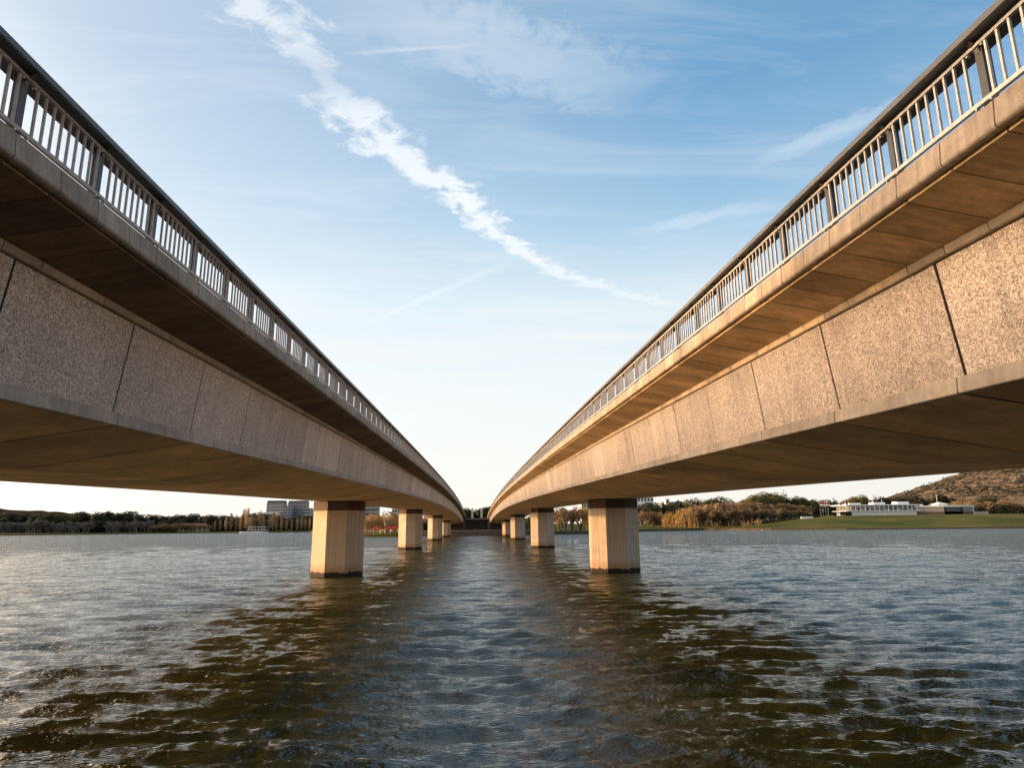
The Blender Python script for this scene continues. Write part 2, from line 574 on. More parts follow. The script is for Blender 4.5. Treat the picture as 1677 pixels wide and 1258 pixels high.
def build_rail(rail, s, post_first, mirror):
    step = 3.05
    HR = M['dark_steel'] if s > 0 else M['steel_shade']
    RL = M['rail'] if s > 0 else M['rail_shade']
    def swept(name, poly, mat):
        mb = MB(); y = Y0
        while y < Y1:
            sweep(mb, poly, y, min(y + step, Y1), s, mirror=mirror, ends=True)
            y += step
        return mb.build(name, mat, rail)
    swept('handrail', [(5.000, 7.108), (4.997, 7.03), (5.012, 7.022), (5.04, 7.040), (5.36, 7.040), (5.39, 7.022), (5.403, 7.03), (5.400, 7.108), (5.2, 7.118)], HR)
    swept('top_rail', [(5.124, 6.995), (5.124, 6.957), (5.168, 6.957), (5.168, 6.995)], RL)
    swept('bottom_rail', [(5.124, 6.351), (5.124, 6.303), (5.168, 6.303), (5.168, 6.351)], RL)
    xs = (5.146 - CX) * s * (-1 if mirror else 1)
    xp = (5.225 - CX) * s * (-1 if mirror else 1)
    bar = MB(); w = 0.013
    bar.box(-w, w, -w, w, 6.352, 6.956)
    bar_me = bar.mesh('baluster')
    post = MB(); post.box(-0.05, 0.05, -0.048, 0.048, 6.10, 7.0)
    post.box(-0.09, 0.09, -0.075, 0.075, 6.08, 6.155)
    post_me = post.mesh('post')
    br = MB()
    sg = s * (-1 if mirror else 1)
    # curved bracket that carries the handrail
    for q0, q1 in ((0.0, 0.5), (0.5, 1.0)):
        w0, w1 = 0.055 + 0.12 * q0 ** 2, 0.055 + 0.12 * q1 ** 2
        z0_, z1_ = 6.90 + 0.138 * q0, 6.90 + 0.138 * q1
        p4 = [(-w0 * sg, z0_), (-w1 * sg, z1_), (0.052 * sg, z1_), (0.052 * sg, z0_)]
        n_ = len(br.v)
        br.v += [(px_, -0.03, pz_) for px_, pz_ in p4] + [(px_, 0.03, pz_) for px_, pz_ in p4]
        br.f += [(n_, n_ + 1, n_ + 2, n_ + 3), (n_ + 7, n_ + 6, n_ + 5, n_ + 4)] + [(n_ + i, n_ + 4 + i, n_ + 4 + (i + 1) % 4, n_ + (i + 1) % 4) for i in range(4)]
    br_me = br.mesh('bracket')
    bolt = MB()
    bolt.tube([(-0.1 * sg, 0, 0), (-0.055 * sg, 0, 0)], 0.013, 6)
    bolt_me = bolt.mesh('bolt')
    cntp = cntb = 0
    rest_p, rest_b = MB(), MB()

    def shifted(dst, me, dx, dy, dz):
        n = len(dst.v)
        dst.v += [(v.co.x + dx, v.co.y + dy, v.co.z + dz) for v in me.vertices]
        dst.f += [tuple(n + i for i in p.vertices) for p in me.polygons]
    y = post_first - 1.525 * 7
    while y < Y1:
        if y > Y0:
            h = prof(y)
            if not mirror and y > 4.5 and cntp < 95:
                o = link('post', post_me, M['post'], rail, (xp, y, h)); cntp += 1
                if cntp < 45:
                    link('bracket', br_me, M['bracket'], o)
                    if cntp < 14:
                        for yy in (-0.1, 0.1):
                            for zz in (6.935, 6.29): link('bolt', bolt_me, M['rail'], o, (0, yy, zz))
            else:
                shifted(rest_p, post_me, xp, y, h)
                shifted(rest_p, br_me, xp, y, h)
        for k in range(1, 10):
            yb_ = y + 0.1525 * k + 0.012
            if Y0 < yb_ < Y1:
                h = prof(yb_)
                if not mirror and yb_ > 4.6 and cntb < 95:
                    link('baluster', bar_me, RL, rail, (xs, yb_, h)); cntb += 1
                else:
                    shifted(rest_b, bar_me, xs, yb_, h)
        y += 1.525
    tag(rest_p.build('post', M['post'], rail), kind='stuff')
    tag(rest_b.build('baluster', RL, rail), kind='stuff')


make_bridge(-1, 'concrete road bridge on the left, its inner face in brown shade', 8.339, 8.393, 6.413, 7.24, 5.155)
make_bridge(+1, 'concrete road bridge on the right, kerb and ledge striped with golden sunlight', 8.103, 8.2, 6.207, 7.034, 5.715)

# ------------------------------------------------------------------ land and hills
SHORE = [(-1800, 480), (-374, 522), (-250, 568), (-137, 560), (-96, 440), (-64, 310), (-49, 272), (-30, 268), (21, 270), (24, 284), (48, 286),
         (80, 340), (92, 355), (111, 363), (131, 380), (160, 352), (191, 334), (265, 320), (420, 300), (900, 250), (1800, 200)]


def shore_at(u):
    """u = X / Y of the viewing direction; returns distance Y of the shore"""
    pts = [(x / y, y) for x, y in SHORE]
    if u <= pts[0][0]: return pts[0][1]
    for (a, ya), (b, yb) in zip(pts, pts[1:]):
        if a <= u <= b:
            t = (u - a) / (b - a) if b > a else 0
            # straight in plan: interpolate points
            xa, xb = a * ya, b * yb
            # solve x = u*y on the segment
            den = (xb - xa) - u * (yb - ya)
            tt = (u * ya - xa) / den if abs(den) > 1e-9 else t
            tt = min(max(tt, 0), 1)
            return ya + (yb - ya) * tt
    return pts[-1][1]


def sm(t): t = min(max(t, 0), 1); return t * t * (3 - 2 * t)


def land_h(u, d):
    """height of the land at angular position u, d metres behind the shoreline"""
    if d <= 0: return -1.2
    # bank
    left = 0.9 + 4.0 * sm((d - 40) / 260)
    mid = 1.6 + 0.3 * sm(d / 40) + 5.5 * sm((d - 48) / 10)
    midside = 1.2 + 3.5 * sm((d - 20) / 120)
    right = 0.75 + 7.2 * sm((d + 5) / 100)
    if u < -0.22: h = left
    elif u < -0.13: h = left + (midside - left) * sm((u + 0.22) / 0.09)
    elif u < -0.075: h = midside + (mid - midside) * sm((u + 0.13) / 0.055)
    elif u < 0.075: h = mid
    elif u < 0.12: h = mid + (midside - mid) * sm((u - 0.075) / 0.045)
    elif u < 0.40: h = midside
    elif u < 0.55: h = midside + (right - midside) * sm((u - 0.40) / 0.15)
    else: h = right
    return h


def ground_material():
    m, nt, b, out = newmat('grass_and_soil')
    v = mapping(nt)
    n1 = noise(nt, v, 0.03, 5, 0.6)
    n2 = noise(nt, v, 0.9, 5, 0.7)
    r = ramp(nt, [(0.35, (0.045, 0.06, 0.008)), (0.5, (0.085, 0.088, 0.013)), (0.66, (0.15, 0.115, 0.03))])
    nt.links.new(n1, r.inputs[0])
    r2 = ramp(nt, [(0.3, 0.75), (0.7, 1.15)])
    nt.links.new(n2, r2.inputs[0])
    c = mixc(nt, 'MULTIPLY', 1.0, r.outputs[0], r2.outputs[0])
    nt.links.new(c, b.inputs['Base Color'])
    b.inputs['Roughness'].default_value = 0.95
    b.inputs['Specular IOR Level'].default_value = 0.1
    return m


M['ground'] = ground_material()


def build_land():
    mb = MB()
    us = sorted(set([-3.6 + 0.1 * i for i in range(22)] + [-1.5 + 0.03 * i for i in range(90)] + [1.2 + 0.2 * i for i in range(30)] +
                    [x / y for x, y in SHORE] + [-0.14 + 0.01 * i for i in range(29)]))
    ds = [-4, 0, 0.05, 3, 8, 15, 25, 40, 48, 52, 58, 70, 90, 110, 140, 180, 240, 320, 420, 600, 900, 1400, 2200, 3500, 9000]
    for u in us:
        Y = shore_at(u)
        L = math.sqrt(1 + u * u)
        for d in ds:
            y = Y + d / L
            h = land_h(u, d if d > 0 else 0)
            mb.v.append((u * y, y, h))
    k = len(ds)
    for i in range(len(us) - 1):
        for j in range(k - 1):
            mb.f.append((i * k + j, (i + 1) * k + j, (i + 1) * k + j + 1, i * k + j + 1))
    o = mb.build('ground', M['ground'], smooth=False)
    tag(o, 'far lake shore with green and brown grass', kind='structure')
    # near bank on which the camera stands
    mb = MB()
    edge = [(-400, 40), (-90, 34), (-60, 24), (-45, 15), (-30, 0), (-22, -3), (22, -3), (30, -2), (60, 2), (400, 8)]
    for (xa, ya), (xb, yb) in zip(edge, edge[1:]):
        for (o0, h0), (o1, h1) in (((2.5, -1), (0.6, 1.0)), ((0.6, 1.0), (-1.5, 2.4)), ((-1.5, 2.4), (-60, 3.2)), ((-60, 3.2), (-600, 6))):
            mb.quad((xa, ya + o0, h0), (xb, yb + o0, h0), (xb, yb + o1, h1), (xa, ya + o1, h1))
    o = mb.build('near_bank', M['ground'])
    tag(o, 'grass bank at the near end of the bridges', kind='structure')


build_land()


def ground_z(x, y):
    u = x / y
    Y = shore_at(u)
    return land_h(u, (y - Y) * math.sqrt(1 + u * u))


def hill_material(name, a, b_, c_, sc, haze=0.0):
    m, nt, b, out = newmat(name)
    v = mapping(nt, (1, 1, 1.6))
    n1 = noise(nt, v, sc, 6, 0.68, 0.3)
    n2 = noise(nt, v, sc * 0.16, 3, 0.5)
    r = ramp(nt, [(0.40, a), (0.50, b_), (0.60, c_)])
    t = mth(nt, 'ADD', n1, mth(nt, 'MULTIPLY', mth(nt, 'SUBTRACT', n2, 0.5), 0.55))
    nt.links.new(t, r.inputs[0])
    nt.links.new(r.outputs[0], b.inputs['Base Color'])
    b.inputs['Roughness'].default_value = 1.0
    b.inputs['Specular IOR Level'].default_value = 0.0
    bp = N(nt, 'ShaderNodeBump', ins={'Strength': 1.0, 'Distance': 14.0})
    nt.links.new(n1, bp.inputs['Height'])
    nt.links.new(bp.outputs[0], b.inputs['Normal'])
    return m


def hill(name, ridge, depth, width, mat, label, seed=1, jitter=2.0):
    """ridge: photo (x, y) skyline points at this depth"""
    rnd = random.Random(seed)
    pts = [at(x, y, depth) for x, y in ridge]
    mb = MB()
    sub = []
    for a, b in zip(pts, pts[1:]):
        n = max(2, int((b - a).length / 18))
        for i in range(n): sub.append(a.lerp(b, i / n))
    sub.append(pts[-1])
    rows = [(-1.0, -0.02), (-0.85, 0.1), (-0.68, 0.27), (-0.5, 0.46), (-0.34, 0.66), (-0.18, 0.85), (0.0, 1.0), (0.25, 0.9), (0.8, 0.0)]
    for p in sub:
        for k, (t, hh) in enumerate(rows):
            j = rnd.uniform(-1, 1) * jitter * (1 if 0 < k < 8 else 0)
            mb.v.append((p.x * (1 + t * width / depth * 0.6), p.y + t * width + j * 3, max(-2, p.z * hh + j)))
    K = len(rows)
    for i in range(len(sub) - 1):
        for k in range(K - 1):
            mb.f.append((i * K + k, (i + 1) * K + k, (i + 1) * K + k + 1, i * K + k + 1))
    o = mb.build(name, mat, smooth=True)
    tag(o, label, kind='structure')
    return sub, rows, K, [Vector(v) for v in mb.v]


M['hill'] = hill_material('bushland_hill', (0.045, 0.038, 0.028), (0.14, 0.105, 0.072), (0.30, 0.22, 0.155), 0.09)
M['hill2'] = hill_material('distant_hill', (0.11, 0.10, 0.10), (0.15, 0.125, 0.115), (0.20, 0.16, 0.14), 0.02)
M['hill3'] = hill_material('dark_hill', (0.03, 0.026, 0.02), (0.055, 0.043, 0.03), (0.085, 0.06, 0.042), 0.04)
H1 = hill('hill', [(1380, 852), (1420, 838), (1455, 815), (1490, 803), (1520, 794), (1552, 781), (1590, 768), (1640, 752), (1720, 735), (1850, 700), (2050, 690), (2400, 760)],
     1500, 700, M['hill'], 'bushy brown hillside lit by low sun behind the white building', 3, 2.0)
hill('hill', [(1150, 856), (1200, 842), (1235, 836), (1290, 842), (1340, 840), (1390, 826), (1410, 824), (1450, 829), (1500, 836), (1600, 845)],
     4200, 900, M['hill2'], 'low hazy hill far off between the trees', 4, 1.0)
hill('hill', [(-500, 842), (-300, 830), (-100, 826), (0, 832.5), (25, 836.5), (60, 836.5), (100, 839.5), (150, 845), (240, 856)],
     2200, 700, M['hill3'], 'dark low hill at the left end of the far shore', 5, 1.5)




def hill_woodland(H, n, size, label):
    sub, rows, K, vs = H
    rnd = random.Random(17)
    mb = MB()
    for _ in range(n):
        i = rnd.randrange(len(sub) - 1); k = rnd.randrange(1, 6)
        a, b, c_, d = vs[i * K + k], vs[(i + 1) * K + k], vs[(i + 1) * K + k + 1], vs[i * K + k + 1]
        p = a.lerp(b, (tu := rnd.random())).lerp(d.lerp(c_, tu), rnd.random())
        if math.sin(p.x * .011 + 1) + math.sin(p.z * .06 + p.x * .004) + rnd.uniform(-1.3, 1.3) < -0.3: continue
        R_ = size * rnd.uniform(.5, 1.3)
        for _j in range(4):
            q = p + Vector((rnd.uniform(-1, 1) * R_, rnd.uniform(-1, 1) * R_, rnd.uniform(-.1, 1) * R_))
            a1 = Vector((rnd.uniform(-1, 1), rnd.uniform(-1, 1), rnd.uniform(-1, 1))).normalized() * R_ * .55
            b1 = a1.orthogonal().normalized() * R_ * .5
            mb.quad(tuple(q - a1 - b1), tuple(q + a1 - b1), tuple(q + a1 + b1), tuple(q - a1 + b1))
    tag(mb.build('hill_woodland', M['scrub']), label, kind='stuff')


# ------------------------------------------------------------------ sea walls, abutment
M['wall_dark'] = concrete('abutment_stone', (0.12, 0.095, 0.075), var=0.3, streak=0.3, pits=0)
M['wall_mid'] = concrete('abutment_concrete', (0.20, 0.17, 0.145), var=0.3, streak=0.3, pits=0)
M['wall_tan'] = concrete('shore_wall_stone', (0.16, 0.12, 0.09), var=0.3, streak=0.3, pits=0)


def shore_wall(pts, h, thick, label, mat):
    mb = MB()
    for (xa, ya), (xb, yb) in zip(pts, pts[1:]):
        d = Vector((xb - xa, yb - ya, 0)).normalized()
        n = Vector((-d.y, d.x, 0)) * thick
        a, b = Vector((xa, ya, 0)), Vector((xb, yb, 0))
        off = Vector((d.y, -d.x, 0)) * 0.25
        a0, b0, a1, b1 = a + off, b + off, a + n, b + n
        mb.quad((a0.x, a0.y, -1), (b0.x, b0.y, -1), (b0.x, b0.y, h), (a0.x, a0.y, h))
        mb.quad((a0.x, a0.y, h), (b0.x, b0.y, h), (b1.x, b1.y, h), (a1.x, a1.y, h))
        mb.quad((a1.x, a1.y, h), (b1.x, b1.y, h), (b1.x, b1.y, -1), (a1.x, a1.y, -1))
    r = mb.build('shore_wall', mat)
    tag(r, label, 'wall')
    return r


shore_wall(SHORE[7:10][:2] + [(-30, 268)][:0], 1.75, 1.2, 'low stone wall at the water under the bridges', M['wall_mid'])
shore_wall(SHORE[11:19], 0.8, 1.4, 'long low wall along the lawn edge of the right shore', M['wall_tan'])
shore_wall(SHORE[9:12], 1.3, 1.0, 'dark wall at the water beside the right bridge', M['wall_dark'])


def abutment():
    r = empty('abutment', (0, 312, 0))
    tag(r, 'dark abutment wall joining the two bridges, with a framed recess', 'wall')
    mb = MB()
    top = prof(314) + 6.15
    mb.box(-24, -5.6, 0.6, 8, 0.5, prof(314) + 3.72)
    mb.box(5.6, 24, 0.6, 8, 0.5, prof(314) + 3.72)
    mb.build('wall', M['wall_dark'], r)
    mb = MB(); mb.box(-5.597, 5.597, 3.5, 8, 0.5, top - 0.9); mb.build('recess_wall', M['wall_dark'], r)
    mb = MB(); mb.box(-7.6, 7.6, 0.1, 8.2, top - 0.88, top - 0.05); mb.build('lintel', M['wall_mid'], r)
    for s in (-1, 1):
        mb = MB(); mb.box(min(s * 5.3, s * 6.6), max(s * 5.3, s * 6.6), 0.15, 3.4, 0.5, top - 0.885); mb.build('pilaster', M['wall_mid'], r)
    a = bpy.data.objects


abutment()

mb = MB()
mb.quad((-34, 269.0, 2.02), (26, 271.0, 2.02), (26, 312.5, 2.02), (-34, 312.5, 2.02))
mb.quad((-34, 269.0, 1.2), (26, 271.0, 1.2), (26, 271.0, 2.02), (-34, 269.0, 2.02))
tag(mb.build('path', M['wall_mid']), 'paved path along the water under the far ends of the bridges', kind='structure')

# near abutment behind the camera, carries the deck ends
mb = MB()
mb.box(-20, -4.9, -9, -4.4, -1, prof(-5) + 3.1)
mb.box(4.9, 20, -9, -4.4, -1, prof(-5) + 3.1)
tag(mb.build('near_abutment', M['wall_mid']), 'near abutment wall that carries the bridge ends', 'wall')

# ------------------------------------------------------------------ trees
M['bark'] = simple('bark', (0.13, 0.095, 0.065), 0.9, 0, 0.3, 4.0, 0.1)
M['bark_grey'] = simple('grey_bark', (0.20, 0.175, 0.155), 0.9, 0, 0.3, 4.0, 0.1)
M['twig_grey'] = leafmat('grey_twigs', (0.13, 0.115, 0.105), (0.21, 0.185, 0.17), 0.0)
M['twig_brown'] = leafmat('brown_twigs', (0.17, 0.115, 0.065), (0.36, 0.25, 0.14), 0.0)
M['twig_gold'] = leafmat('golden_twigs', (0.30, 0.18, 0.06), (0.50, 0.33, 0.12), 0.15)
M['scrub'] = leafmat('hill_scrub', (0.055, 0.048, 0.03), (0.18, 0.14, 0.09), 0.0)
M['leaf_dark'] = leafmat('dark_leaves', (0.016, 0.021, 0.009), (0.055, 0.056, 0.022))
M['leaf_mid'] = leafmat('gum_leaves', (0.04, 0.044, 0.014), (0.16, 0.14, 0.045))
M['leaf_conifer'] = leafmat('conifer_needles', (0.010, 0.018, 0.008), (0.030, 0.040, 0.016))


def crown_leaves(mb, blobs, n, size, rnd):
    tot = sum(r[0] * r[1] * r[2] for _, r in blobs)
    for c, r in blobs:
        k = int(n * r[0] * r[1] * r[2] / tot)
        for _ in range(k):
            while True:
                p = Vector((rnd.uniform(-1, 1), rnd.uniform(-1, 1), rnd.uniform(-1, 1)))
                if 0.3 < p.length < 1 and rnd.random() < p.length ** 1.5: break
            q = Vector((c[0] + p.x * r[0], c[1] + p.y * r[1], c[2] + p.z * r[2]))
            nrm = (p + Vector((rnd.uniform(-.6, .6), rnd.uniform(-.6, .6), rnd.uniform(-.3, .9)))).normalized()
            a = nrm.orthogonal().normalized()
            a.rotate(Matrix.Rotation(rnd.uniform(0, 6.28), 3, nrm))
            b = nrm.cross(a)
            s = size * rnd.uniform(0.6, 1.4)
            mb.quad(tuple(q - a * s - b * s * .6), tuple(q + a * s - b * s * .7), tuple(q + a * s * .8 + b * s * .7), tuple(q - a * s * .7 + b * s * .6))


def evergreen(seed, wid=0.42, low=0.22, n=2600, nb=14, flat=0.85, size=0.026):
    rnd = random.Random(seed)
    blobs = []
    for i in range(nb):
        t = i / (nb - 1)
        z = low + (1 - low) * (0.15 + 0.77 * t)
        rr = wid * math.sin(PI * (0.25 + 0.62 * t)) * rnd.uniform(0.6, 1)
        a = rnd.uniform(0, 6.28)
        R = rnd.uniform(0.15, 0.24)
        blobs.append(((math.cos(a) * rr * 0.75, math.sin(a) * rr * 0.75, z - 0.02), (R * 1.15, R * 1.15, R * flat)))
    m = max(b[0][2] + b[1][2] for b in blobs)
    blobs = [((c[0], c[1], c[2] + 1 - m), r) for c, r in blobs]
    cr_ = MB(); crown_leaves(cr_, blobs, n, size, rnd)
    tr = MB()
    tr.tube([(0, 0, -0.02), (0.01, 0, 0.3), (0.02, 0.01, 0.75)], [0.03, 0.022, 0.008], 6)
    for c, r in blobs:
        tr.tube([(0.01, 0, max(0.15, c[2] - 0.25)), (c[0] * .6, c[1] * .6, c[2] - 0.08), c], [0.012, 0.008, 0.003], 4)
    return tr, cr_


def conifer(seed):
    rnd = random.Random(seed)
    blobs = []
    for i in range(16):
        t = i / 15
        z = 0.12 + 0.8 * t
        R = 0.24 * (1 - t) ** 0.8 + 0.05
        for k in range(3 if t < .8 else 1):
            a = rnd.uniform(0, 6.28)
            o = R * 0.6
            blobs.append(((math.cos(a) * o, math.sin(a) * o, z), (R * .6, R * .6, 0.06)))
    cr_ = MB(); crown_leaves(cr_, blobs, 1700, 0.02, rnd)
    tr = MB(); tr.tube([(0, 0, -0.02), (0, 0, 0.9)], [0.025, 0.004], 6)
    return tr, cr_


def branches(mb, tw, p, d, ln, r, lev, rnd, spread, up, maxlev, minr):
    """recursive bare limbs: thick ones into mb, twigs into tw"""
    n = 2
    q = p
    pts = [p]
    dd = d.copy()
    for i in range(n):
        dd = (dd + Vector((rnd.uniform(-1, 1), rnd.uniform(-1, 1), rnd.uniform(-.6, 1) * up)) * 0.16).normalized()
        q = q + dd * ln / n
        pts.append(q)
    if lev < 3:
        mb.tube(pts, [r, r * .85, r * .65], 5 if lev < 2 else 3)
    else:
        for a, b in zip(pts, pts[1:]):
            sd = (b - a).cross(Vector((rnd.uniform(-1, 1), rnd.uniform(-1, 1), rnd.uniform(-1, 1)))).normalized() * max(r, minr)
            tw.quad(tuple(a - sd), tuple(a + sd), tuple(b + sd * .6), tuple(b - sd * .6))
    if lev >= maxlev: return
    kids = 4 if lev == 0 else 3
    if lev >= 3: kids = 4
    for k in range(kids):
        t = rnd.uniform(0.35, 1.0) if k else 1.0
        idx = min(int(t * n), n - 1)
        base = pts[idx].lerp(pts[idx + 1], t * n - idx) if t < 1 else pts[-1]
        ang = rnd.uniform(0.3, 1.0) * spread
        ax = dd.orthogonal().normalized()
        ax.rotate(Matrix.Rotation(rnd.uniform(0, 6.28), 3, dd))
        nd = (dd * math.cos(ang) + ax * math.sin(ang)); nd.z += 0.12 * up
        branches(mb, tw, base, nd.normalized(), ln * rnd.uniform(0.55, 0.8), r * 0.55, lev + 1, rnd, spread, up, maxlev, minr)


def normalise(tr, tw):
    m = max(v[2] for v in tr.v + tw.v)
    for q in (tr, tw): q.v = [(x / m, y / m, z / m) for x, y, z in q.v]
    return tr, tw


def bare(seed, spread=0.8, up=0.8, minr=0.0055, maxlev=5):
    rnd = random.Random(seed)
    tr, tw = MB(), MB()
    for k in range(2):
        branches(tr, tw, Vector((0.02 * k, 0, -0.02)), Vector((rnd.uniform(-.15, .15), rnd.uniform(-.15, .15), 1)).normalized(), 0.22, 0.024, 0, rnd, spread, up, maxlev, minr)
    return normalise(tr, tw)


def poplar(seed):
    rnd = random.Random(seed)
    tr, tw = MB(), MB()
    tr.tube([(0, 0, -0.02), (0.005, 0, 0.5), (0, 0, 0.98)], [0.016, 0.01, 0.002], 5)
    for i in range(70):
        z = rnd.uniform(0.06, 0.9)
        a = rnd.uniform(0, 6.28)
        w = 0.10 * math.sin(PI * min(1, 0.2 + z * .85)) + 0.015
        l = rnd.uniform(0.12, 0.26)
        p0 = Vector((0, 0, z)); p1 = Vector((math.cos(a) * w * .7, math.sin(a) * w * .7, z + l * .5)); p2 = Vector((math.cos(a) * w, math.sin(a) * w, min(1, z + l)))
        for q0, q1, rr in ((p0, p1, 0.006), (p1, p2, 0.005)):
            sd = (q1 - q0).cross(Vector((rnd.uniform(-1, 1), rnd.uniform(-1, 1), 0))).normalized() * rr
            tw.quad(tuple(q0 - sd), tuple(q0 + sd), tuple(q1 + sd), tuple(q1 - sd))
        for j in range(5):
            q = p0.lerp(p2, rnd.uniform(.3, 1))
            e = q + Vector((rnd.uniform(-.035, .035), rnd.uniform(-.035, .035), rnd.uniform(.03, .08)))
            sd = (e - q).orthogonal().normalized() * 0.0045
            tw.quad(tuple(q - sd), tuple(q + sd), tuple(e + sd), tuple(e - sd))
    return tr, tw


def willow(seed, n=330):
    rnd = random.Random(seed)
    tr, tw = MB(), MB()
    branches(tr, MB(), Vector((0, 0, -0.02)), Vector((0.03, 0, 1)).normalized(), 0.38, 0.04, 0, rnd, 0.9, 0.9, 2, 0.004)
    for i in range(n):
        a = rnd.uniform(0, 6.28)
        rr = 0.52 * math.sqrt(rnd.random())
        z = 0.97 * math.sqrt(max(0, 1 - (rr / 0.60) ** 2)) * rnd.uniform(0.72, 1.0) + 0.02
        p = Vector((math.cos(a) * rr * .75, math.sin(a) * rr * .75, z))
        out = Vector((math.cos(a), math.sin(a), 0))
        drop = min(z - 0.03, rnd.uniform(0.25, 0.7))
        prev = p
        for k in range(1, 6):
            t = k / 5
            q = p + out * (0.11 * math.sin(t * 1.9)) + Vector((rnd.uniform(-.012, .012), rnd.uniform(-.012, .012), 0.03 * math.sin(t * 3) - drop * t * t))
            sd = Vector((rnd.uniform(-1, 1), rnd.uniform(-1, 1), 0)).normalized() * 0.006
            tw.quad(tuple(prev - sd), tuple(prev + sd), tuple(q + sd), tuple(q - sd))
            prev = q
    return normalise(tr, tw)


def shrub(seed):
    rnd = random.Random(seed)
    tr, tw = MB(), MB()
    for k in range(7):
        a = rnd.uniform(0, 6.28)
        branches(tr, tw, Vector((0, 0, 0)), Vector((math.cos(a) * .55, math.sin(a) * .55, 1)).normalized(), 0.45, 0.012, 1, rnd, 0.4, 0.8, 4, 0.006)
    return normalise(tr, tw)


def proto(name, mbs, bark, leafm):
    tr, cr_ = mbs
    return name, (tr.mesh('trunk'), M[bark]), (cr_.mesh('crown'), M[leafm])


P = {
    'ev': [proto('dark_tree', evergreen(11, 0.44, 0.05), 'bark', 'leaf_dark'), proto('dark_tree', evergreen(12, 0.5, 0.04, nb=16), 'bark', 'leaf_dark'), proto('dark_tree', evergreen(13, 0.36, 0.08, nb=12), 'bark', 'leaf_dark')],
    'gum': [proto('gum_tree', evergreen(21, 0.46, 0.25, nb=18, size=0.024, n=2800), 'bark_grey', 'leaf_mid'), proto('gum_tree', evergreen(22, 0.55, 0.3, nb=16, size=0.024, n=2800), 'bark_grey', 'leaf_mid')],
    'con': [proto('conifer', conifer(31), 'bark', 'leaf_conifer')],
    'pop': [proto('poplar', poplar(41), 'bark_grey', 'twig_grey'), proto('poplar', poplar(42), 'bark_grey', 'twig_grey')],
    'popb': [proto('poplar', poplar(43), 'bark', 'twig_brown'), proto('poplar', poplar(44), 'bark', 'twig_brown')],
    'bare': [proto('bare_tree', bare(51), 'bark', 'twig_brown'), proto('bare_tree', bare(52, 0.85), 'bark', 'twig_brown'), proto('bare_tree', bare(53, 0.65), 'bark', 'twig_brown')],
    'bareg': [proto('bare_tree', bare(54), 'bark_grey', 'twig_grey'), proto('bare_tree', bare(55, 0.6), 'bark_grey', 'twig_grey')],
    'gold': [proto('bare_tree', bare(56, 0.8), 'twig_gold', 'twig_gold'), proto('bare_tree', bare(57, 0.9), 'bark_grey', 'twig_gold')],
    'wil': [proto('willow_tree', willow(61), 'bark', 'twig_gold'), proto('willow_tree', willow(62), 'bark', 'twig_gold')],
    'shr': [proto('bare_shrub', shrub(71), 'bark', 'twig_brown')],
}
NTREE = [0]


def tree(kind, px, top, Y, label, group=None, wide=1.0, cat='tree', ground=None, variant=None):
    g = at(px, 860, Y)
    gz = ground_z(g.x, g.y) if ground is None else ground
    h = max(1.5, at(px, top, Y).z - gz)
    NTREE[0] += 1
    pr = P[kind][(variant if variant is not None else NTREE[0]) % len(P[kind])]
    root = empty(pr[0], (g.x, g.y, gz - 0.05), random.uniform(0, 6.28))
    w = h * wide
    root.scale = (w, w, h)
    link('trunk', pr[1][0], pr[1][1], root)
    link('crown', pr[2][0], pr[2][1], root)
    tag(root, label, cat, group)
    return root


R = random.Random(99)


def lerp_tab(tab, x):
    for (a, ya), (b, yb) in zip(tab, tab[1:]):
        if a <= x <= b: return ya + (yb - ya) * (x - a) / (b - a)
    return tab[0][1] if x < tab[0][0] else tab[-1][1]


# left far shore: dark evergreens behind
tab = [(-200, 838), (0, 840), (60, 841), (110, 841), (118, 838), (145, 838), (150, 843), (158, 838), (180, 837), (190, 842), (200, 839), (212, 835.5), (222, 842), (245, 842),
       (258, 841), (278, 845), (288, 840), (300, 843), (318, 840.5), (330, 843), (352, 841), (372, 845), (400, 842), (418, 839), (430, 842), (470, 846), (512, 843)]
x = -60
while x < 512:
    tree('ev', x, lerp_tab(tab, x) + R.uniform(-1.0, 2.5), 640 + R.uniform(-15, 60), 'dark evergreen tree in the wooded strip on the left far shore', 'dark trees on the left far shore', R.uniform(0.9, 1.5))
    x += R.uniform(8, 13)
x = -55
while x < 512:
    tree('ev', x, R.uniform(851, 857), 618 + R.uniform(-8, 8), 'dark evergreen tree in the wooded strip on the left far shore', 'dark trees on the left far shore', R.uniform(1.3, 1.8))
    x += R.uniform(11, 16)
# grey leafless row by the water
x = -40
while x < 255:
    if not (147 < x < 172):
        tree('pop' if R.random() < 0.25 else 'bareg', x, 854.5 + 1.5 * math.sin(x * .07) + R.uniform(-1.5, 3.0), 590 + R.uniform(-10, 10), 'grey leafless tree in the row by the water on the left far shore', 'grey leafless trees on the left far shore', R.uniform(0.9, 1.5) )
    x += R.uniform(4.5, 7)
x = 250
while x < 345:
    tree('bare', x, R.uniform(856, 860), 592 + R.uniform(-6, 10), 'low brown leafless tree by the water on the left far shore', 'brown leafless trees on the left far shore', R.uniform(1.1, 1.5))
    x += R.uniform(5, 9)
# tall poplars in front of the tower blocks
for px, tp in ((352, 853), (361, 850), (370, 847), (378, 842), (387, 843), (394, 847), (399, 835), (404, 834), (411, 842), (417, 846), (425, 837), (431, 845), (441, 846), (447, 840), (453, 842), (461, 845), (469, 848), (478, 850), (487, 849), (494, 845), (500, 848), (507, 850)):
    tree('popb', px, tp, 585 + R.uniform(-5, 20), 'tall bare poplar below the tower blocks on the left far shore', 'bare poplars below the towers', R.uniform(0.9, 1.3))
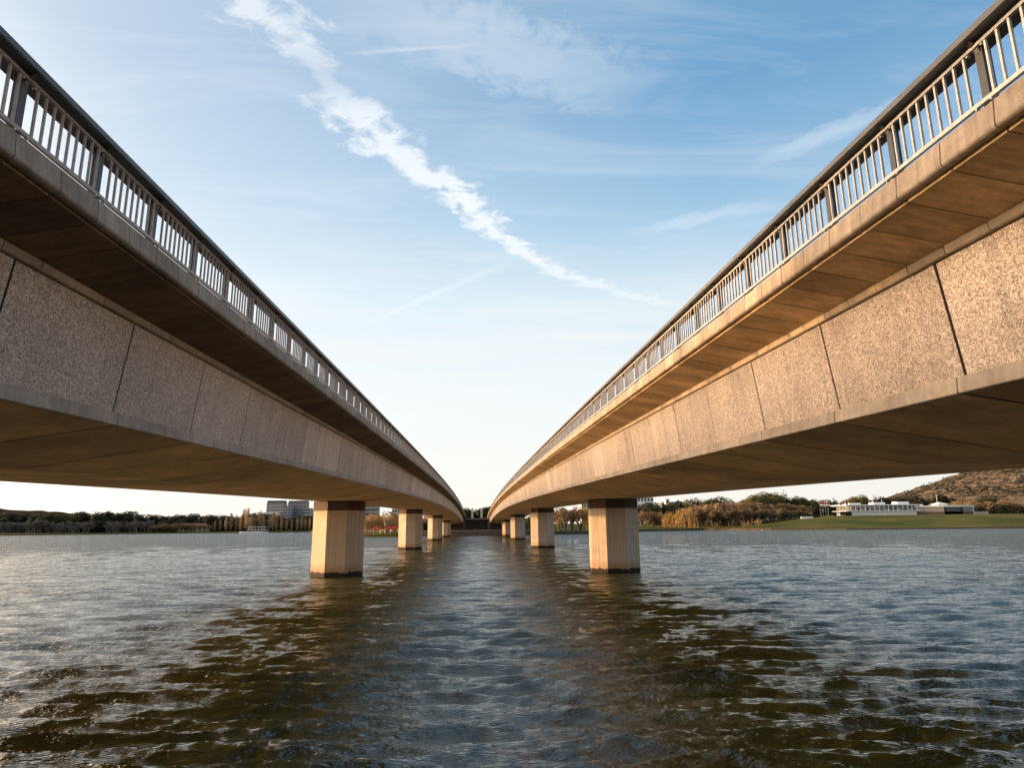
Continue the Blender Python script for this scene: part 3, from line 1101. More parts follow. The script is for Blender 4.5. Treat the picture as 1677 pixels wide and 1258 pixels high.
# between the left piers: golden willows and bare trees
for px, tp, Y in ((612, 839, 300), (633, 838, 305), (600, 846, 296), (649, 842, 300)):
    tree('wil', px, tp, Y, 'golden weeping willow seen between the left bridge piers', 'willows between the left piers', 1.0)
for px, tp, Y in ((640, 836, 345), (665, 838, 330), (694, 845, 315), (698, 848, 305), (622, 842, 350)):
    tree('bare', px, tp, Y, 'leafless brown tree behind the left bridge piers', 'bare trees behind the left piers')
tree('ev', 697, 856, 300, 'small dark tree between the second and third left piers', None, 1.3)
# above the abutment
for px, tp, Y, k in ((762, 831.5, 350, 'ev'), (770, 834, 362, 'ev'), (783, 834, 372, 'ev'), (797, 830, 350, 'ev'), (802, 829, 356, 'ev'), (792, 832, 360, 'ev'), (758, 833, 352, 'ev'), (778, 839, 352, 'ev'), (786, 840, 351, 'ev')):
    tree(k, px, tp, Y, 'dark tree above the abutment where the bridges meet', 'dark trees above the abutment', 1.1, ground=7.0)
# right: sunlit bare trees between the right piers
for px, tp, Y in ((862, 842, 330), (872, 838, 335), (915, 834, 318), (926, 829, 310), (938, 831, 316), (950, 828, 322), (962, 831, 312), (905, 832, 325), (970, 834, 330)):
    tree('gold' if R.random() < .6 else 'bare', px, tp, Y, 'bare spreading tree catching the sun between the right piers', 'bare trees between the right piers', 1.05)
for px, tp, Y in ((920, 838, 360), (935, 840, 370), (957, 838, 366), (900, 842, 365)):
    tree('bare', px, tp, Y, 'bare tree in the shade behind the sunlit ones between the right piers', 'shaded bare trees between the right piers', 1.2)
# right of pier 1
for px, tp, Y, w in ((1052, 826, 470, 1.2), (1068, 822, 460, 1.3), (1080, 824, 455, 1.2), (1072, 832, 440, 1.3)):
    tree('ev', px, tp, Y, 'dark tree below the pale buildings beside the nearest right pier', 'dark trees beside the right pier', w)
for px, tp, Y in ((1050, 836, 410), (1060, 838, 405), (1070, 836, 412), (1081, 838, 408), (1090, 842, 405)):
    tree('bare', px, tp, Y, 'brown leafless tree beside the nearest right pier', 'leafless trees beside the right pier')
tree('wil', 1122, 829, 388, 'large golden weeping willow at the water on the right shore', None, 1.15, variant=0)
tree('wil', 1098, 836, 394, 'smaller yellow willow left of the large willow', None, 0.95, variant=1)
for px, tp, Y, w, k in ((1100, 822, 460, 1.1, 'gum'), (1118, 819, 470, 1.1, 'ev'), (1136, 815, 465, 1.05, 'gum'), (1142, 822, 470, 1.0, 'ev'), (1160, 818, 462, 1.1, 'gum'),
                        (1176, 812.5, 470, 1.1, 'gum'), (1190, 816, 468, 1.1, 'gum'), (1228, 815, 475, 1.1, 'gum'), (1250, 805.5, 480, 1.15, 'gum'), (1262, 806, 478, 1.1, 'gum'),
                        (1273, 806, 474, 1.0, 'gum'), (1240, 811, 470, 1.1, 'gum'), (1310, 812, 476, 1.1, 'gum'), (1320, 815, 470, 1.1, 'gum'), (1304, 815, 472, 1.0, 'gum')):
    tree(k, px, tp, Y, 'green gum tree standing above the brown leafless trees on the right shore', 'gum trees on the right shore', w)
hill_woodland(H1, 8000, 3.6, 'scattered olive and brown bush covering the hillside at right')
tree('con', 1288, 801, 465, 'tall dark conifer above the right shore trees', None, 1.15)
tree('con', 1296, 811, 468, 'shorter dark conifer beside the tall one', None, 1.2)
x = 1140
while x < 1332:
    tree('bare', x, lerp_tab([(1140, 826), (1200, 822), (1230, 820), (1260, 824), (1300, 824), (1332, 830)], x) + R.uniform(-1, 3), 440 + R.uniform(-6, 8), 'brown leafless tree in the park grove on the right shore', 'brown leafless grove on the right shore', R.uniform(0.95, 1.25))
    x += R.uniform(4.5, 7)
x = 1138
while x < 1330:
    tree('bare', x, lerp_tab([(1140, 832), (1250, 832), (1330, 836)], x) + R.uniform(-2, 3), 425 + R.uniform(-5, 6), 'brown leafless tree in the park grove on the right shore', 'brown leafless grove on the right shore', R.uniform(0.95, 1.3))
    x += R.uniform(6, 10)
for px, tp, Y, lab in ((1224, 849, 356, 'bare vase-shaped shrub on the lawn'), (1242, 847, 362, 'bare shrub right of the vase-shaped one on the lawn'), (1172, 853, 372, 'low brown shrub on the lawn below the grove')):
    tree('shr', px, tp, Y, lab, None, 1.1, cat='shrub')
for px, tp, Y, w, k in ((1338, 817, 520, 1.0, 'ev'), (1352, 818, 525, 1.1, 'ev'), (1365, 822, 530, 1.1, 'ev'), (1370, 812, 535, 1.1, 'con'), (1396, 816, 540, 1.1, 'gum'), (1407, 813, 540, 1.1, 'gum'),
                        (1421, 807, 545, 1.0, 'con'), (1414, 810, 540, 1.1, 'gum'), (1437, 808, 545, 1.0, 'con'), (1446, 813, 545, 1.1, 'ev'), (1460, 817, 545, 1.1, 'ev'), (1474, 813, 545, 1.2, 'ev'),
                        (1480, 815, 540, 1.0, 'ev'), (1505, 811, 540, 1.2, 'ev'), (1524, 816, 545, 1.1, 'gum'), (1554, 809, 545, 1.2, 'ev'), (1545, 814, 545, 1.0, 'ev'), (1385, 822, 535, 1.1, 'ev'), (1330, 824, 515, 1.1, 'ev')):
    tree(k, px, tp, Y, 'evergreen standing behind the long white building', 'evergreens behind the white building', w)
x = 1570
while x < 1720:
    tree('bare', x, R.uniform(818, 828), 500 + R.uniform(-10, 30), 'brown leafless tree below the hill at the right edge', 'brown trees below the hill', R.uniform(1.1, 1.6))
    x += R.uniform(5, 8)
for px, tp, Y in ((1600, 830, 480), (1612, 834, 478), (1628, 833, 480), (1645, 828, 484), (1660, 832, 480), (1676, 834, 480), (1590, 838, 476), (1625, 810, 560), (1700, 830, 480)):
    tree('ev', px, tp, Y, 'dark bushy tree at the right end of the lawn', 'dark bushes at the right end of the lawn', 1.4)
# unseen trees on the near left bank, placed to shade bridge and water
for i, (tx, ty, hh) in enumerate(((-34, -14, 15), (-38, -4, 16), (-42, 4, 15.5), (-46, 11, 15), (-50, 1, 17), (-44, -22, 16), (-58, 13, 17), (-36, -30, 15), (-42, 9.5, 15), (-52, 13.5, 16.5), (-37, 5, 14), (-48, 6, 16), (-62, 18, 17))):
    pr = P['ev'][i % 3]
    root = empty('dark_tree', (tx, ty, 2.4), R.uniform(0, 6))
    root.scale = (hh * 0.95, hh * 0.95, hh)
    link('trunk', pr[1][0], pr[1][1], root); link('crown', pr[2][0], pr[2][1], root)
    tag(root, 'unseen tall dark tree on the near bank, shading the right bridge', 'tree', 'trees on the near left bank')

# ------------------------------------------------------------------ buildings
M['white'] = simple('white_render', (0.88, 0.86, 0.82), 0.7, 0, 0.08, 0.5)
M['grey_wall'] = simple('pale_grey_wall', (0.32, 0.33, 0.33), 0.8, 0, 0.12, 0.3)
M['tower'] = simple('weathered_tower_wall', (0.38, 0.35, 0.31), 0.8, 0, 0.12, 0.3)
M['dark_roof'] = simple('dark_roof', (0.06, 0.065, 0.07), 0.8)
M['brick'] = simple('tan_brick', (0.40, 0.24, 0.15), 0.85, 0, 0.15, 1.0)
M['red_roof'] = simple('red_tile_roof', (0.22, 0.075, 0.05), 0.85, 0, 0.3, 1.0)
M['cream'] = simple('cream_wall', (0.60, 0.52, 0.42), 0.8, 0, 0.1, 0.4)
M['glass'] = simple('window_glass', (0.035, 0.045, 0.055), 0.12, 0, 0.3, 0.5, 0.8)
M['glass_pale'] = simple('curtained_glass', (0.30, 0.30, 0.27), 0.2, 0, 0.3, 0.5, 0.8)
M['red'] = simple('red_canvas', (0.55, 0.025, 0.03), 0.7)
M['orange'] = simple('sunlight_orange', (0.6, 0.2, 0.05), 0.6)  # orange sunlight put into the van's body colour
M['steel'] = simple('pole_paint', (0.6, 0.58, 0.55), 0.4)
M['stone'] = simple('pale_stone', (0.50, 0.40, 0.31), 0.85, 0, 0.15, 1.0)


def block(px0, px1, ytop, Y, label, floors, cols, wall='grey_wall', depth=16, base=None, win='glass', roof=None, cat='building', name='tower_block', ww=0.62, wh=0.5, group=None):
    a, b = at(px0, ytop, Y), at(px1, ytop, Y)
    gz = base if base is not None else ground_z((a.x + b.x) / 2, Y) - 0.5
    W = b.x - a.x
    H = a.z - gz
    root = empty(name, ((a.x + b.x) / 2, Y, gz))
    tag(root, label, cat, group)
    mb = MB(); mb.box(-W / 2, W / 2, 0, depth, 0, H); mb.build('wall', M[wall], root)
    if roof:
        mb = MB(); mb.box(-W / 2 + 0.6, W / 2 - 0.6, 0.6, depth - 0.6, H, H + roof); mb.build('roof', M['dark_roof'], root)
    else:
        mb = MB(); mb.box(-W / 2 - .2, W / 2 + .2, -.2, depth + .2, H, H + 0.4); mb.build('roof', M[wall], root)
    cw = W / cols
    fh = H / floors
    mb = MB(); mb.box(-cw * ww / 2, cw * ww / 2, -0.06, 0.05, 0, fh * wh)
    wm = mb.mesh('window')
    for f in range(floors):
        for c in range(cols):
            link('window', wm, M[win], root, (-W / 2 + cw * (c + .5), 0, fh * f + fh * 0.3))
    return root, W, H


block(437, 465, 824, 900, 'grey apartment block with dark flat roof above the poplars', 9, 7, 'grey_wall', roof=3.0, base=2)
block(428, 452, 840, 880, 'stepped white terraces with brown balconies in front of the grey block', 4, 6, 'white', base=2)
block(472, 502, 823, 905, 'pale apartment tower with rows of square windows', 9, 7, 'tower', roof=2.0, base=2)
block(463, 476, 829, 885, 'narrow pale stair wing between the grey block and the pale tower', 8, 3, 'grey_wall', base=2)
block(499, 508, 833, 890, 'lower pale wing at the right side of the pale tower', 6, 3, 'tower', base=2)
block(503, 512, 836, 930, 'low dark block right of the pale tower', 5, 3, 'dark_roof', base=2)
block(594, 619, 826, 760, 'grey office block with long window bands behind the first left pier', 6, 2, 'grey_wall', base=2, ww=0.96, wh=0.55)
block(642, 655, 834, 700, 'pale flat-roofed building seen past the second left pier', 4, 3, 'cream', base=2)
block(1038, 1070, 814, 640, 'white flat-roofed building above the dark trees right of the pier', 4, 6, 'white', base=5)
block(1084, 1106, 823, 660, 'pale grey building with a small tower above the willows', 4, 5, 'grey_wall', base=5)
block(1090, 1096, 818, 655, 'white lift tower on the pale grey building', 5, 1, 'white', depth=5, base=5)
block(952, 968, 825, 620, 'sunlit cream building behind the bare trees', 4, 4, 'cream', base=5)


def red_roofed():
    a, b = at(312, 862, 628), at(356, 862, 628)
    root = empty('pavilion', ((a.x + b.x) / 2, 604, 1.0))
    tag(root, 'low red-roofed pavilion among the trees on the left far shore', 'building')
    W = b.x - a.x
    mb = MB(); mb.box(-W / 2, W / 2, 0, 8, 0, 4.2); mb.build('wall', M['cream'], root)
    mb = MB()
    mb.v += [(-W / 2 - 1, -1, 4.2), (W / 2 + 1, -1, 4.2), (W / 2 + 1, 9, 4.2), (-W / 2 - 1, 9, 4.2), (-W / 2 + 3, 4, 7.4), (W / 2 - 3, 4, 7.4)]
    mb.f += [(0, 1, 5, 4), (1, 2, 5), (2, 3, 4, 5), (3, 0, 4), (0, 3, 2, 1)]
    mb.build('roof', M['red_roof'], root)
    for i in range(6):
        mb = MB(); mb.box(-0.7, 0.7, -0.05, 0.05, 1.2, 3.0)
        mb.build('window', M['glass'], root, loc=(-W / 2 + W * (i + .5) / 6, 0, 0))


red_roofed()


def white_centre():
    Y = 430
    k = (at(1500, 840, Y) - at(1400, 840, Y)).x / 100  # metres per photo pixel
    x0 = at(1386, 840, Y).x
    g = ground_z(at(1480, 840, Y).x, Y) - 0.4

    def X(px): return (px - 1386) * k
    zt = lambda px, y: at(px, y, Y).z - g
    root = empty('lake_pavilion', (x0, Y, g))
    tag(root, 'long low white building with glazed gallery and small pyramid roof on the lawn', 'building')
    lo = zt(1450, 837.5)
    mid = zt(1450, 828.2)
    # podium, upper storey with windows
    mb = MB(); mb.box(X(1394), X(1502), 0.4, 18, 0, lo - 0.02); mb.build('podium_wall', M['white'], root)
    mb = MB(); mb.box(X(1386), X(1510), -0.9, 18, lo, lo + 0.45); mb.build('terrace_slab', M['white'], root)
    mb = MB(); mb.box(X(1393), X(1503), 0.9, 17, lo + 0.45, mid); mb.build('gallery_wall', M['glass_pale'], root)
    mb = MB(); mb.box(X(1385), X(1507), -1.0, 18, mid, mid + 0.75); mb.build('roof_slab', M['white'], root)
    for i, px in enumerate(np.linspace(1394, 1502, 15)):
        mb = MB(); mb.box(-0.14, 0.14, -0.14, 0.14, 0, mid - lo - 0.45)
        mb.build('column', M['white'], root, loc=(X(px), -0.3, lo + 0.45))
    for i, px in enumerate(np.linspace(1397, 1499, 17)):
        if i in (3,): continue
        mb = MB(); w = 0.95; mb.box(-w, w, 0, 0.12, 0.1, (mid - lo - 0.45) * 0.46)
        mb.build('window', M['glass'] if i % 3 else M['glass_pale'], root, loc=(X(px), 0.78, lo + 0.5))
        mb = MB(); mb.box(-w, w, 0, 0.12, 0, (mid - lo - 0.45) * 0.38)
        mb.build('window', M['glass_pale'] if i < 9 else M['glass'], root, loc=(X(px), 0.78, lo + 0.5 + (mid - lo - 0.45) * 0.56))
    for a, b, hgt in ((1399, 1418, 1.2), (1440, 1459, 1.5), (1479, 1499, 1.8)):
        mb = MB(); mb.box(X(a), X(b), 5, 11, mid + 0.75, mid + 0.75 + hgt); mb.build('roof_box', M['white'], root)
    for px in (1440, 1455):
        mb = MB(); mb.tube([(X(px), 6, mid), (X(px), 6, mid + 4.4)], 0.14, 5); mb.build('mast', M['steel'], root)
    # right wing
    g2 = -0.2
    top = zt(1550, 829.5)
    pts = [(1503, 1.5), (1543, -3.0), (1571, -3.0), (1600, 2.5)]
    ms = ['brick', 'brick', 'brick']
    for i, ((a, ya), (b, yb)) in enumerate(zip(pts, pts[1:])):
        A, B = Vector((X(a), ya, 0)), Vector((X(b), yb, 0))
        mb = MB(); mb.quad((A.x, A.y, g2), (B.x, B.y, g2), (B.x, B.y, top * 0.42), (A.x, A.y, top * 0.42))
        mb.quad((B.x, B.y, g2), (A.x, A.y, g2), (A.x, A.y, top * .42), (B.x, B.y, top * .42))
        mb.build('plinth', M['brick'], root)
        n = 14 if i == 0 else (8 if i == 1 else 6)
        for j in range(n):
            p, q = A.lerp(B, (j + 0.1) / n), A.lerp(B, (j + 0.9) / n)
            mb = MB(); mb.quad((p.x, p.y, top * .42), (q.x, q.y, top * .42), (q.x, q.y, top * .92), (p.x, p.y, top * .92))
            mb.build('window', M['glass'] if i else M['cream'], root)
        for px_, yy in ((a, ya), (b, yb)):
            mb = MB(); mb.box(X(px_) - .35, X(px_) + .35, yy - .3, yy + .4, g2, top); mb.build('pillar', M['white'], root)
    mb = MB()
    poly = [(X(1500), 0.6), (X(1543), -4.0), (X(1571), -4.0), (X(1602), 2.0), (X(1602), 16), (X(1500), 16)]
    mb.prism(poly, top * 0.92, top + 0.55); mb.build('wing_roof', M['white'], root)
    mb = MB(); mb.prism([(X(1505), 2.4), (X(1543), -2.0), (X(1571), -2.0), (X(1598), 3.2), (X(1598), 15), (X(1505), 15)], g2, top * 0.918)
    mb.build('wing_core', M['cream'], root)
    # pyramid lantern
    cx, w = X(1552), 4.6
    z0 = top + 0.55
    mb = MB(); mb.box(cx - w * .75, cx + w * .75, 3, 3 + 1.5 * w, z0, z0 + 0.8); mb.build('lantern', M['white'], root)
    mb = MB(); zc = z0 + 0.8
    mb.v += [(cx - w, 2.2, zc), (cx + w, 2.2, zc), (cx + w, 2.2 + 2 * w, zc), (cx - w, 2.2 + 2 * w, zc), (cx, 2.2 + w, zc + 1.7)]
    mb.f += [(0, 1, 4), (1, 2, 4), (2, 3, 4), (3, 0, 4), (0, 3, 2, 1)]
    mb.build('pyramid_roof', M['white'], root)
    mb = MB(); mb.tube([(cx - 1.2, 2.2 + w, zc + 1), (cx - 1.2, 2.2 + w, zc + 7)], 0.13, 5); mb.build('mast', M['steel'], root)
    mb = MB(); mb.tube([(X(1516), 3, z0), (X(1516), 3, z0 + 0.9)], 0.9, 8); mb.build('roof_vent', M['white'], root)
    mb = MB(); mb.box(X(1602.5), X(1628), 4, 8, -0.2, 2.4); mb.build('garden_wall', M['cream'], root)


white_centre()


def flag(px, ytop, ybot, Y, label):
    p = at(px, ybot, Y)
    gz = ground_z(p.x, Y) - 0.2
    h = at(px, ytop, Y).z - gz
    root = empty('flagpole', (p.x, Y, gz))
    tag(root, label, 'flagpole', 'flagpoles left of the white building')
    mb = MB(); mb.tube([(0, 0, 0), (0, 0, h)], [0.08, 0.05], 6); mb.build('pole', M['steel'], root)
    for j, mt in enumerate(('red', 'white')):
        mb = MB()
        n = 5
        for i in range(n):
            f0, f1 = i / n, (i + 1) / n
            zz = h - 0.2 - j * 1.0
            w0, w1 = 0.25 * math.sin(f0 * 5), 0.25 * math.sin(f1 * 5)
            mb.quad((0.06 + f0 * 1.5, w0, zz - 1.0 - f0 * .5), (0.06 + f1 * 1.5, w1, zz - 1.0 - f1 * .5), (0.06 + f1 * 1.5, w1, zz - f1 * .5), (0.06 + f0 * 1.5, w0, zz - f0 * .5))
        mb.build('flag', M[mt], root)


for i, (px, lab) in enumerate(((1344, 'first flagpole from the left with a red and white flag'), (1348, 'second flagpole from the left in the group of four'),
                               (1352.5, 'third flagpole from the left in the group of four'), (1356.5, 'fourth flagpole, rightmost in the group of four'),
                               (1376, 'lone flagpole between the group of four and the white building'), (1386.5, 'flagpole at the left corner of the white building'))):
    flag(px, 822.5, 840, 424, lab)

# hedge, bench wall, van and rocks on the lawn
def low_box(name, px0, px1, ytop, Y, depth, mat, label, cat, rough=False):
    a, b = at(px0, ytop, Y), at(px1, ytop, Y)
    gz = ground_z((a.x + b.x) / 2, Y) - 0.2
    root = empty(name, ((a.x + b.x) / 2, Y, gz))
    mb = MB(); W = (b.x - a.x) / 2; H = max(0.5, a.z - gz)
    mb.prism([(-W, 0), (W, 0), (W, depth), (-W, depth)], 0, H * .85)
    mb.prism([(-W * .97, .05), (W * .97, .05), (W * .97, depth - .05), (-W * .97, depth - .05)], H * .85 + .002, H)
    mb.build('body', M[mat], root)
    tag(root, label, cat)
    return root


bx = low_box('lawn_wall', 1312, 1332, 846.5, 408, 0.6, 'white', 'short white wall on the lawn below the hedge', 'wall')


def hedge(px0, px1, ytop, Y, label):
    a, b = at(px0, ytop, Y), at(px1, ytop, Y)
    gz = ground_z((a.x + b.x) / 2, Y) - 0.2
    rnd = random.Random(3)
    W = (b.x - a.x) / 2; H = max(1.0, a.z - gz)
    root = empty('hedge', ((a.x + b.x) / 2, Y, gz))
    mb = MB()
    crown_leaves(mb, [((-W + 2 * W * (i + .5) / 7, 0, H * .5), (W / 5, 1.3, H * .5)) for i in range(7)], 1400, 0.22, rnd)
    mb.build('foliage', M['leaf_dark'], root)
    mb = MB()
    for i in range(5): mb.tube([(-W * .8 + W * .4 * i, 0, 0), (-W * .8 + W * .4 * i, 0, H * .6)], 0.06, 5)
    mb.build('stem', M['bark'], root)
    tag(root, label, 'hedge')


hedge(1308, 1342, 842.5, 414, 'dark hedge on top of the lawn left of the flagpoles')
hedge(1376, 1394, 838.5, 424, 'small dark hedge at the left foot of the white building')


def rocks():
    p = at(1247, 864, 340)
    rnd = random.Random(8)
    g = ground_z(p.x, 340)
    for i, (dx, s, h) in enumerate(((-2.0, 1.3, 0.7), (0.2, 1.0, 1.9), (2.2, 1.6, 0.8))):
        bm = MB()
        ring = [(math.cos(t) * s * rnd.uniform(.7, 1), math.sin(t) * s * .7 * rnd.uniform(.7, 1)) for t in np.linspace(0, 2 * PI, 8)[:-1]]
        bm.prism(ring, -0.2, h, [(x * .45 + .3 * i, y * .45) for x, y in ring])
        o = bm.build('rock', M['stone'], loc=(p.x + dx, 340, g))
        tag(o, ('flat pale rock left of the upright one at the lawn edge', 'upright leaning pale rock at the lawn edge', 'flat pale rock right of the upright one at the lawn edge')[i], 'rock')


rocks()


def van(px, y, Y, mat, label, name='parked_van'):
    p = at(px, y, Y)
    gz = ground_z(p.x, Y)
    root = empty(name, (p.x, Y, gz))
    tag(root, label, 'van')
    side = [(-2.3, .35), (2.2, .35), (2.3, .9), (1.6, 1.15), (1.1, 1.95), (-2.2, 2.0), (-2.35, 1.2)]
    mb = MB()
    for yy in (0, 1.8): mb.v += [(x_, yy, z_) for x_, z_ in side]
    k = len(side)
    for i in range(k): mb.f.append((i, (i + 1) % k, k + (i + 1) % k, k + i))
    mb.f.append(tuple(range(k))[::-1]); mb.f.append(tuple(range(k, 2 * k)))
    mb.build('body', M[mat], root)
    for x0_, x1_ in ((-1.9, -.7), (-.5, .95)):
        mb = MB(); mb.quad((x0_, -.01, 1.2), (x1_, -.01, 1.2), (x1_ - .15, -.01, 1.75), (x0_, -.01, 1.75)); mb.build('window', M['glass'], root)
    for wx in (-1.45, 1.45):
        mb = MB(); mb.tube([(wx, -.05, .35), (wx, .2, .35)], .34, 12); mb.build('wheel', M['dark_steel'], root)


van(1317, 842, 432, 'white', 'white van parked behind the hedge at the top of the lawn')
van(1330, 842, 433, 'orange', 'orange sunlit van parked right of the white one')


# gateway pillars above the abutment
for i, px in enumerate((773.5, 788.5)):
    p = at(px, 833, 338)
    r = empty('gate_pillar', (p.x, 338, 6.9))
    h = p.z - 6.9
    mb = MB(); mb.box(-.5, .5, -.6, .6, 0, h - .35); mb.build('shaft', M['cream'], r)
    mb = MB(); mb.box(-.62, .62, -.75, .75, h - .347, h); mb.build('cap', M['cream'], r)
    tag(r, ('left', 'right')[i] + ' one of the two pale gate pillars above the abutment', 'pillar')

# moored tour boat
def ferry():
    Y = 548
    a, b = at(392, 873, Y), at(440, 873, Y)
    W = b.x - a.x
    r = empty('tour_boat', ((a.x + b.x) / 2, Y, 0))
    tag(r, 'white two-deck tour boat moored at the left far shore', 'boat')
    mb = MB()
    hull = [(-W / 2, 0), (-W / 2 + 1, -2), (W / 2 - 4, -2), (W / 2, 0), (W / 2 - 4, 2), (-W / 2 + 1, 2)]
    mb.prism([(x * .95, y * .9) for x, y in hull], -.3, 1.1, hull); mb.build('hull', M['white'], r)
    mb = MB(); mb.box(-W * .18, W * .42, -1.6, 1.6, 1.1, 2.2); mb.build('cabin', M['glass'], r)
    mb = MB(); mb.box(-W * .22, W * .46, -2, 2, 2.25, 2.5); mb.build('deck_slab', M['white'], r)
    mb = MB(); mb.box(-W * .18, W * .40, -2, 2, 4.5, 4.8); mb.build('canopy', M['white'], r)
    for i in range(6):
        mb = MB(); mb.tube([(-W * .16 + W * .108 * i, -1.8, 2.5), (-W * .16 + W * .108 * i, -1.8, 4.5)], .12, 5); mb.build('post', M['white'], r)


ferry()


# red canopies and people between the left piers
def canopy(px, Y, w, label):
    p = at(px, 870, Y)
    g = ground_z(p.x, Y)
    r = empty('red_canopy', (p.x, Y, g))
    tag(r, label, 'canopy', 'red canopies between the left piers')
    mb = MB()
    h0, h1 = 1.9, 2.8
    mb.v += [(-w, -1.3, h0), (w, -1.3, h0), (w, 1.3, h0), (-w, 1.3, h0), (-w * .7, 0, h1), (w * .7, 0, h1)]
    mb.f += [(0, 1, 5, 4), (1, 2, 5), (2, 3, 4, 5), (3, 0, 4), (0, 3, 2, 1)]
    mb.build('awning', M['red'], r)
    for sx_ in (-1, 1):
        for sy_ in (-1, 1):
            mb = MB(); mb.tube([(sx_ * w * .9, sy_ * 1.1, 0), (sx_ * w * .9, sy_ * 1.1, h0)], .05, 5); mb.build('leg', M['steel'], r)


canopy(617, 284, 1.7, 'red canopy nearest the first left pier, at the foot of the willow')
canopy(635, 283, 1.3, 'red canopy in the middle of the row of three')
canopy(646, 284, 1.3, 'red canopy nearest the second left pier')

M['skin'] = simple('skin', (0.42, 0.25, 0.18), 0.6)
M['shirt_w'] = simple('pale_shirt', (0.65, 0.62, 0.58), 0.8)
M['shirt_r'] = simple('red_shirt', (0.5, 0.05, 0.04), 0.8)
M['shirt_b'] = simple('dark_shirt', (0.03, 0.035, 0.06), 0.8)
M['trouser'] = simple('dark_trousers', (0.03, 0.03, 0.04), 0.85)


def person_mesh(sit):
    """one continuous body grown with a skin modifier over a joint skeleton"""
    if not sit:
        J = [((0, 0, .95), .13), ((0, 0, 1.2), .13), ((0, 0, 1.42), .14), ((0, 0, 1.53), .055), ((0, -.01, 1.66), .10),
             ((.09, 0, .88), .085), ((.10, -.03, .48), .06), ((.11, 0, .08), .04), ((.11, -.14, .04), .035),
             ((-.09, 0, .88), .085), ((-.11, .05, .48), .06), ((-.12, .12, .08), .04), ((-.12, -.02, .04), .035),
             ((.19, 0, 1.40), .055), ((.25, .02, 1.12), .042), ((.24, -.08, .88), .034), ((.24, -.12, .80), .03),
             ((-.19, 0, 1.40), .055), ((-.25, .03, 1.12), .042), ((-.23, -.04, .88), .034), ((-.23, -.08, .80), .03)]
    else:
        J = [((0, 0, .14), .15), ((0, .03, .40), .13), ((0, .0, .62), .14), ((0, -.02, .73), .055), ((0, -.04, .86), .10),
             ((.1, -.05, .14), .085), ((.14, -.40, .38), .06), ((.14, -.62, .06), .04), ((.14, -.74, .04), .035),
             ((-.1, -.05, .14), .085), ((-.16, -.42, .34), .06), ((-.16, -.66, .06), .04), ((-.16, -.78, .04), .035),
             ((.19, 0, .60), .055), ((.26, -.12, .38), .042), ((.18, -.34, .42), .034), ((.16, -.40, .42), .03),
             ((-.19, 0, .60), .055), ((-.26, -.10, .38), .042), ((-.2, -.34, .38), .034), ((-.18, -.42, .38), .03)]
    E_ = [(0, 1), (1, 2), (2, 3), (3, 4), (0, 5), (5, 6), (6, 7), (7, 8), (0, 9), (9, 10), (10, 11), (11, 12), (2, 13), (13, 14), (14, 15), (15, 16), (2, 17), (17, 18), (18, 19), (19, 20)]
    me = bpy.data.meshes.new('body')
    me.from_pydata([j[0] for j in J], E_, [])
    o = bpy.data.objects.new('tmp', me)
    COL.objects.link(o)
    o.modifiers.new('skin', 'SKIN')
    o.modifiers.new('sub', 'SUBSURF').levels = 1
    sv = me.skin_vertices[0].data if me.skin_vertices else None
    if sv is None:
        bm_ok = True
    else:
        for v, j in zip(sv, J): v.radius = (j[1], j[1])
        sv[0].use_root = True
    dg = bpy.context.evaluated_depsgraph_get()
    dg.update()
    res = bpy.data.meshes.new_from_object(o.evaluated_get(dg))
    bpy.data.objects.remove(o)
    head = J[4][0]
    return res, head


def add_skin(me):
    pass


def clothes(body_me, lo, hi):
    """a garment shell: the body faces between two heights pushed outwards"""
    mb = MB()
    vs = [v.co + v.normal * 0.018 for v in body_me.vertices]
    mp = {}
    for p in body_me.polygons:
        zc = p.center.z
        if lo < zc < hi:
            idx = []
            for i in p.vertices:
                if i not in mp:
                    mp[i] = len(mb.v); mb.v.append(tuple(vs[i]))
                idx.append(mp[i])
            mb.f.append(tuple(idx))
    return mb.mesh('garment')


PM = {}
for sit in (False, True):
    try:
        bmesh_, head = person_mesh(sit)
    except Exception as ex:
        print('person', ex); continue
    top = clothes(bmesh_, *((.86, 1.46) if not sit else (.12, .68)))
    leg = clothes(bmesh_, *((.1, .92) if not sit else (-1, .2)))
    hair = MB()
    hx, hy, hz = head
    for i in range(5):
        for j in range(8):
            pass
    ringn = 8
    for i in range(4):
        t0, t1 = i / 4 * PI * .55, (i + 1) / 4 * PI * .55
        for j in range(ringn):
            a0, a1 = 2 * PI * j / ringn, 2 * PI * (j + 1) / ringn
            f = lambda t, a: (hx + .118 * math.sin(t) * math.cos(a), hy + .02 + .125 * math.sin(t) * math.sin(a), hz + .02 + .13 * math.cos(t))
            hair.quad(f(t0, a0), f(t1, a0), f(t1, a1), f(t0, a1))
    PM[sit] = (bmesh_, top, leg, hair.mesh('hair'))


def person(px, Y, sit, shirt, label, face=0.0):
    if sit not in PM: return
    p = at(px, 868, Y)
    g = ground_z(p.x, Y)
    b, t, l, h = PM[sit]
    r = empty('person', (p.x, Y, g), face)
    tag(r, label, 'person')
    link('body', b, M['skin'], r)
    o = link('shirt', t.copy(), M[shirt], r)
    link('trousers', l, M['trouser'], r)
    link('hair', h, M['bark'], r)


person(606, 276, False, 'shirt_w', 'person in a pale top standing nearest the first left pier', .5)
person(610, 277, False, 'shirt_b', 'person in a dark top beside the one in the pale top', -.6)
person(627, 276, False, 'shirt_w', 'person in a pale top standing between the red canopies', 2.0)
person(641, 277, False, 'shirt_w', 'person in a pale top standing nearest the second left pier', -2)
person(947, 292, True, 'shirt_r', 'person in a red top sitting on the grass between the right piers', .4)
person(943, 293, True, 'shirt_b', 'person in a dark top sitting beside the one in red', -.4)
person(930, 292, False, 'shirt_w', 'person standing on the grass under the bare trees', 1.0)


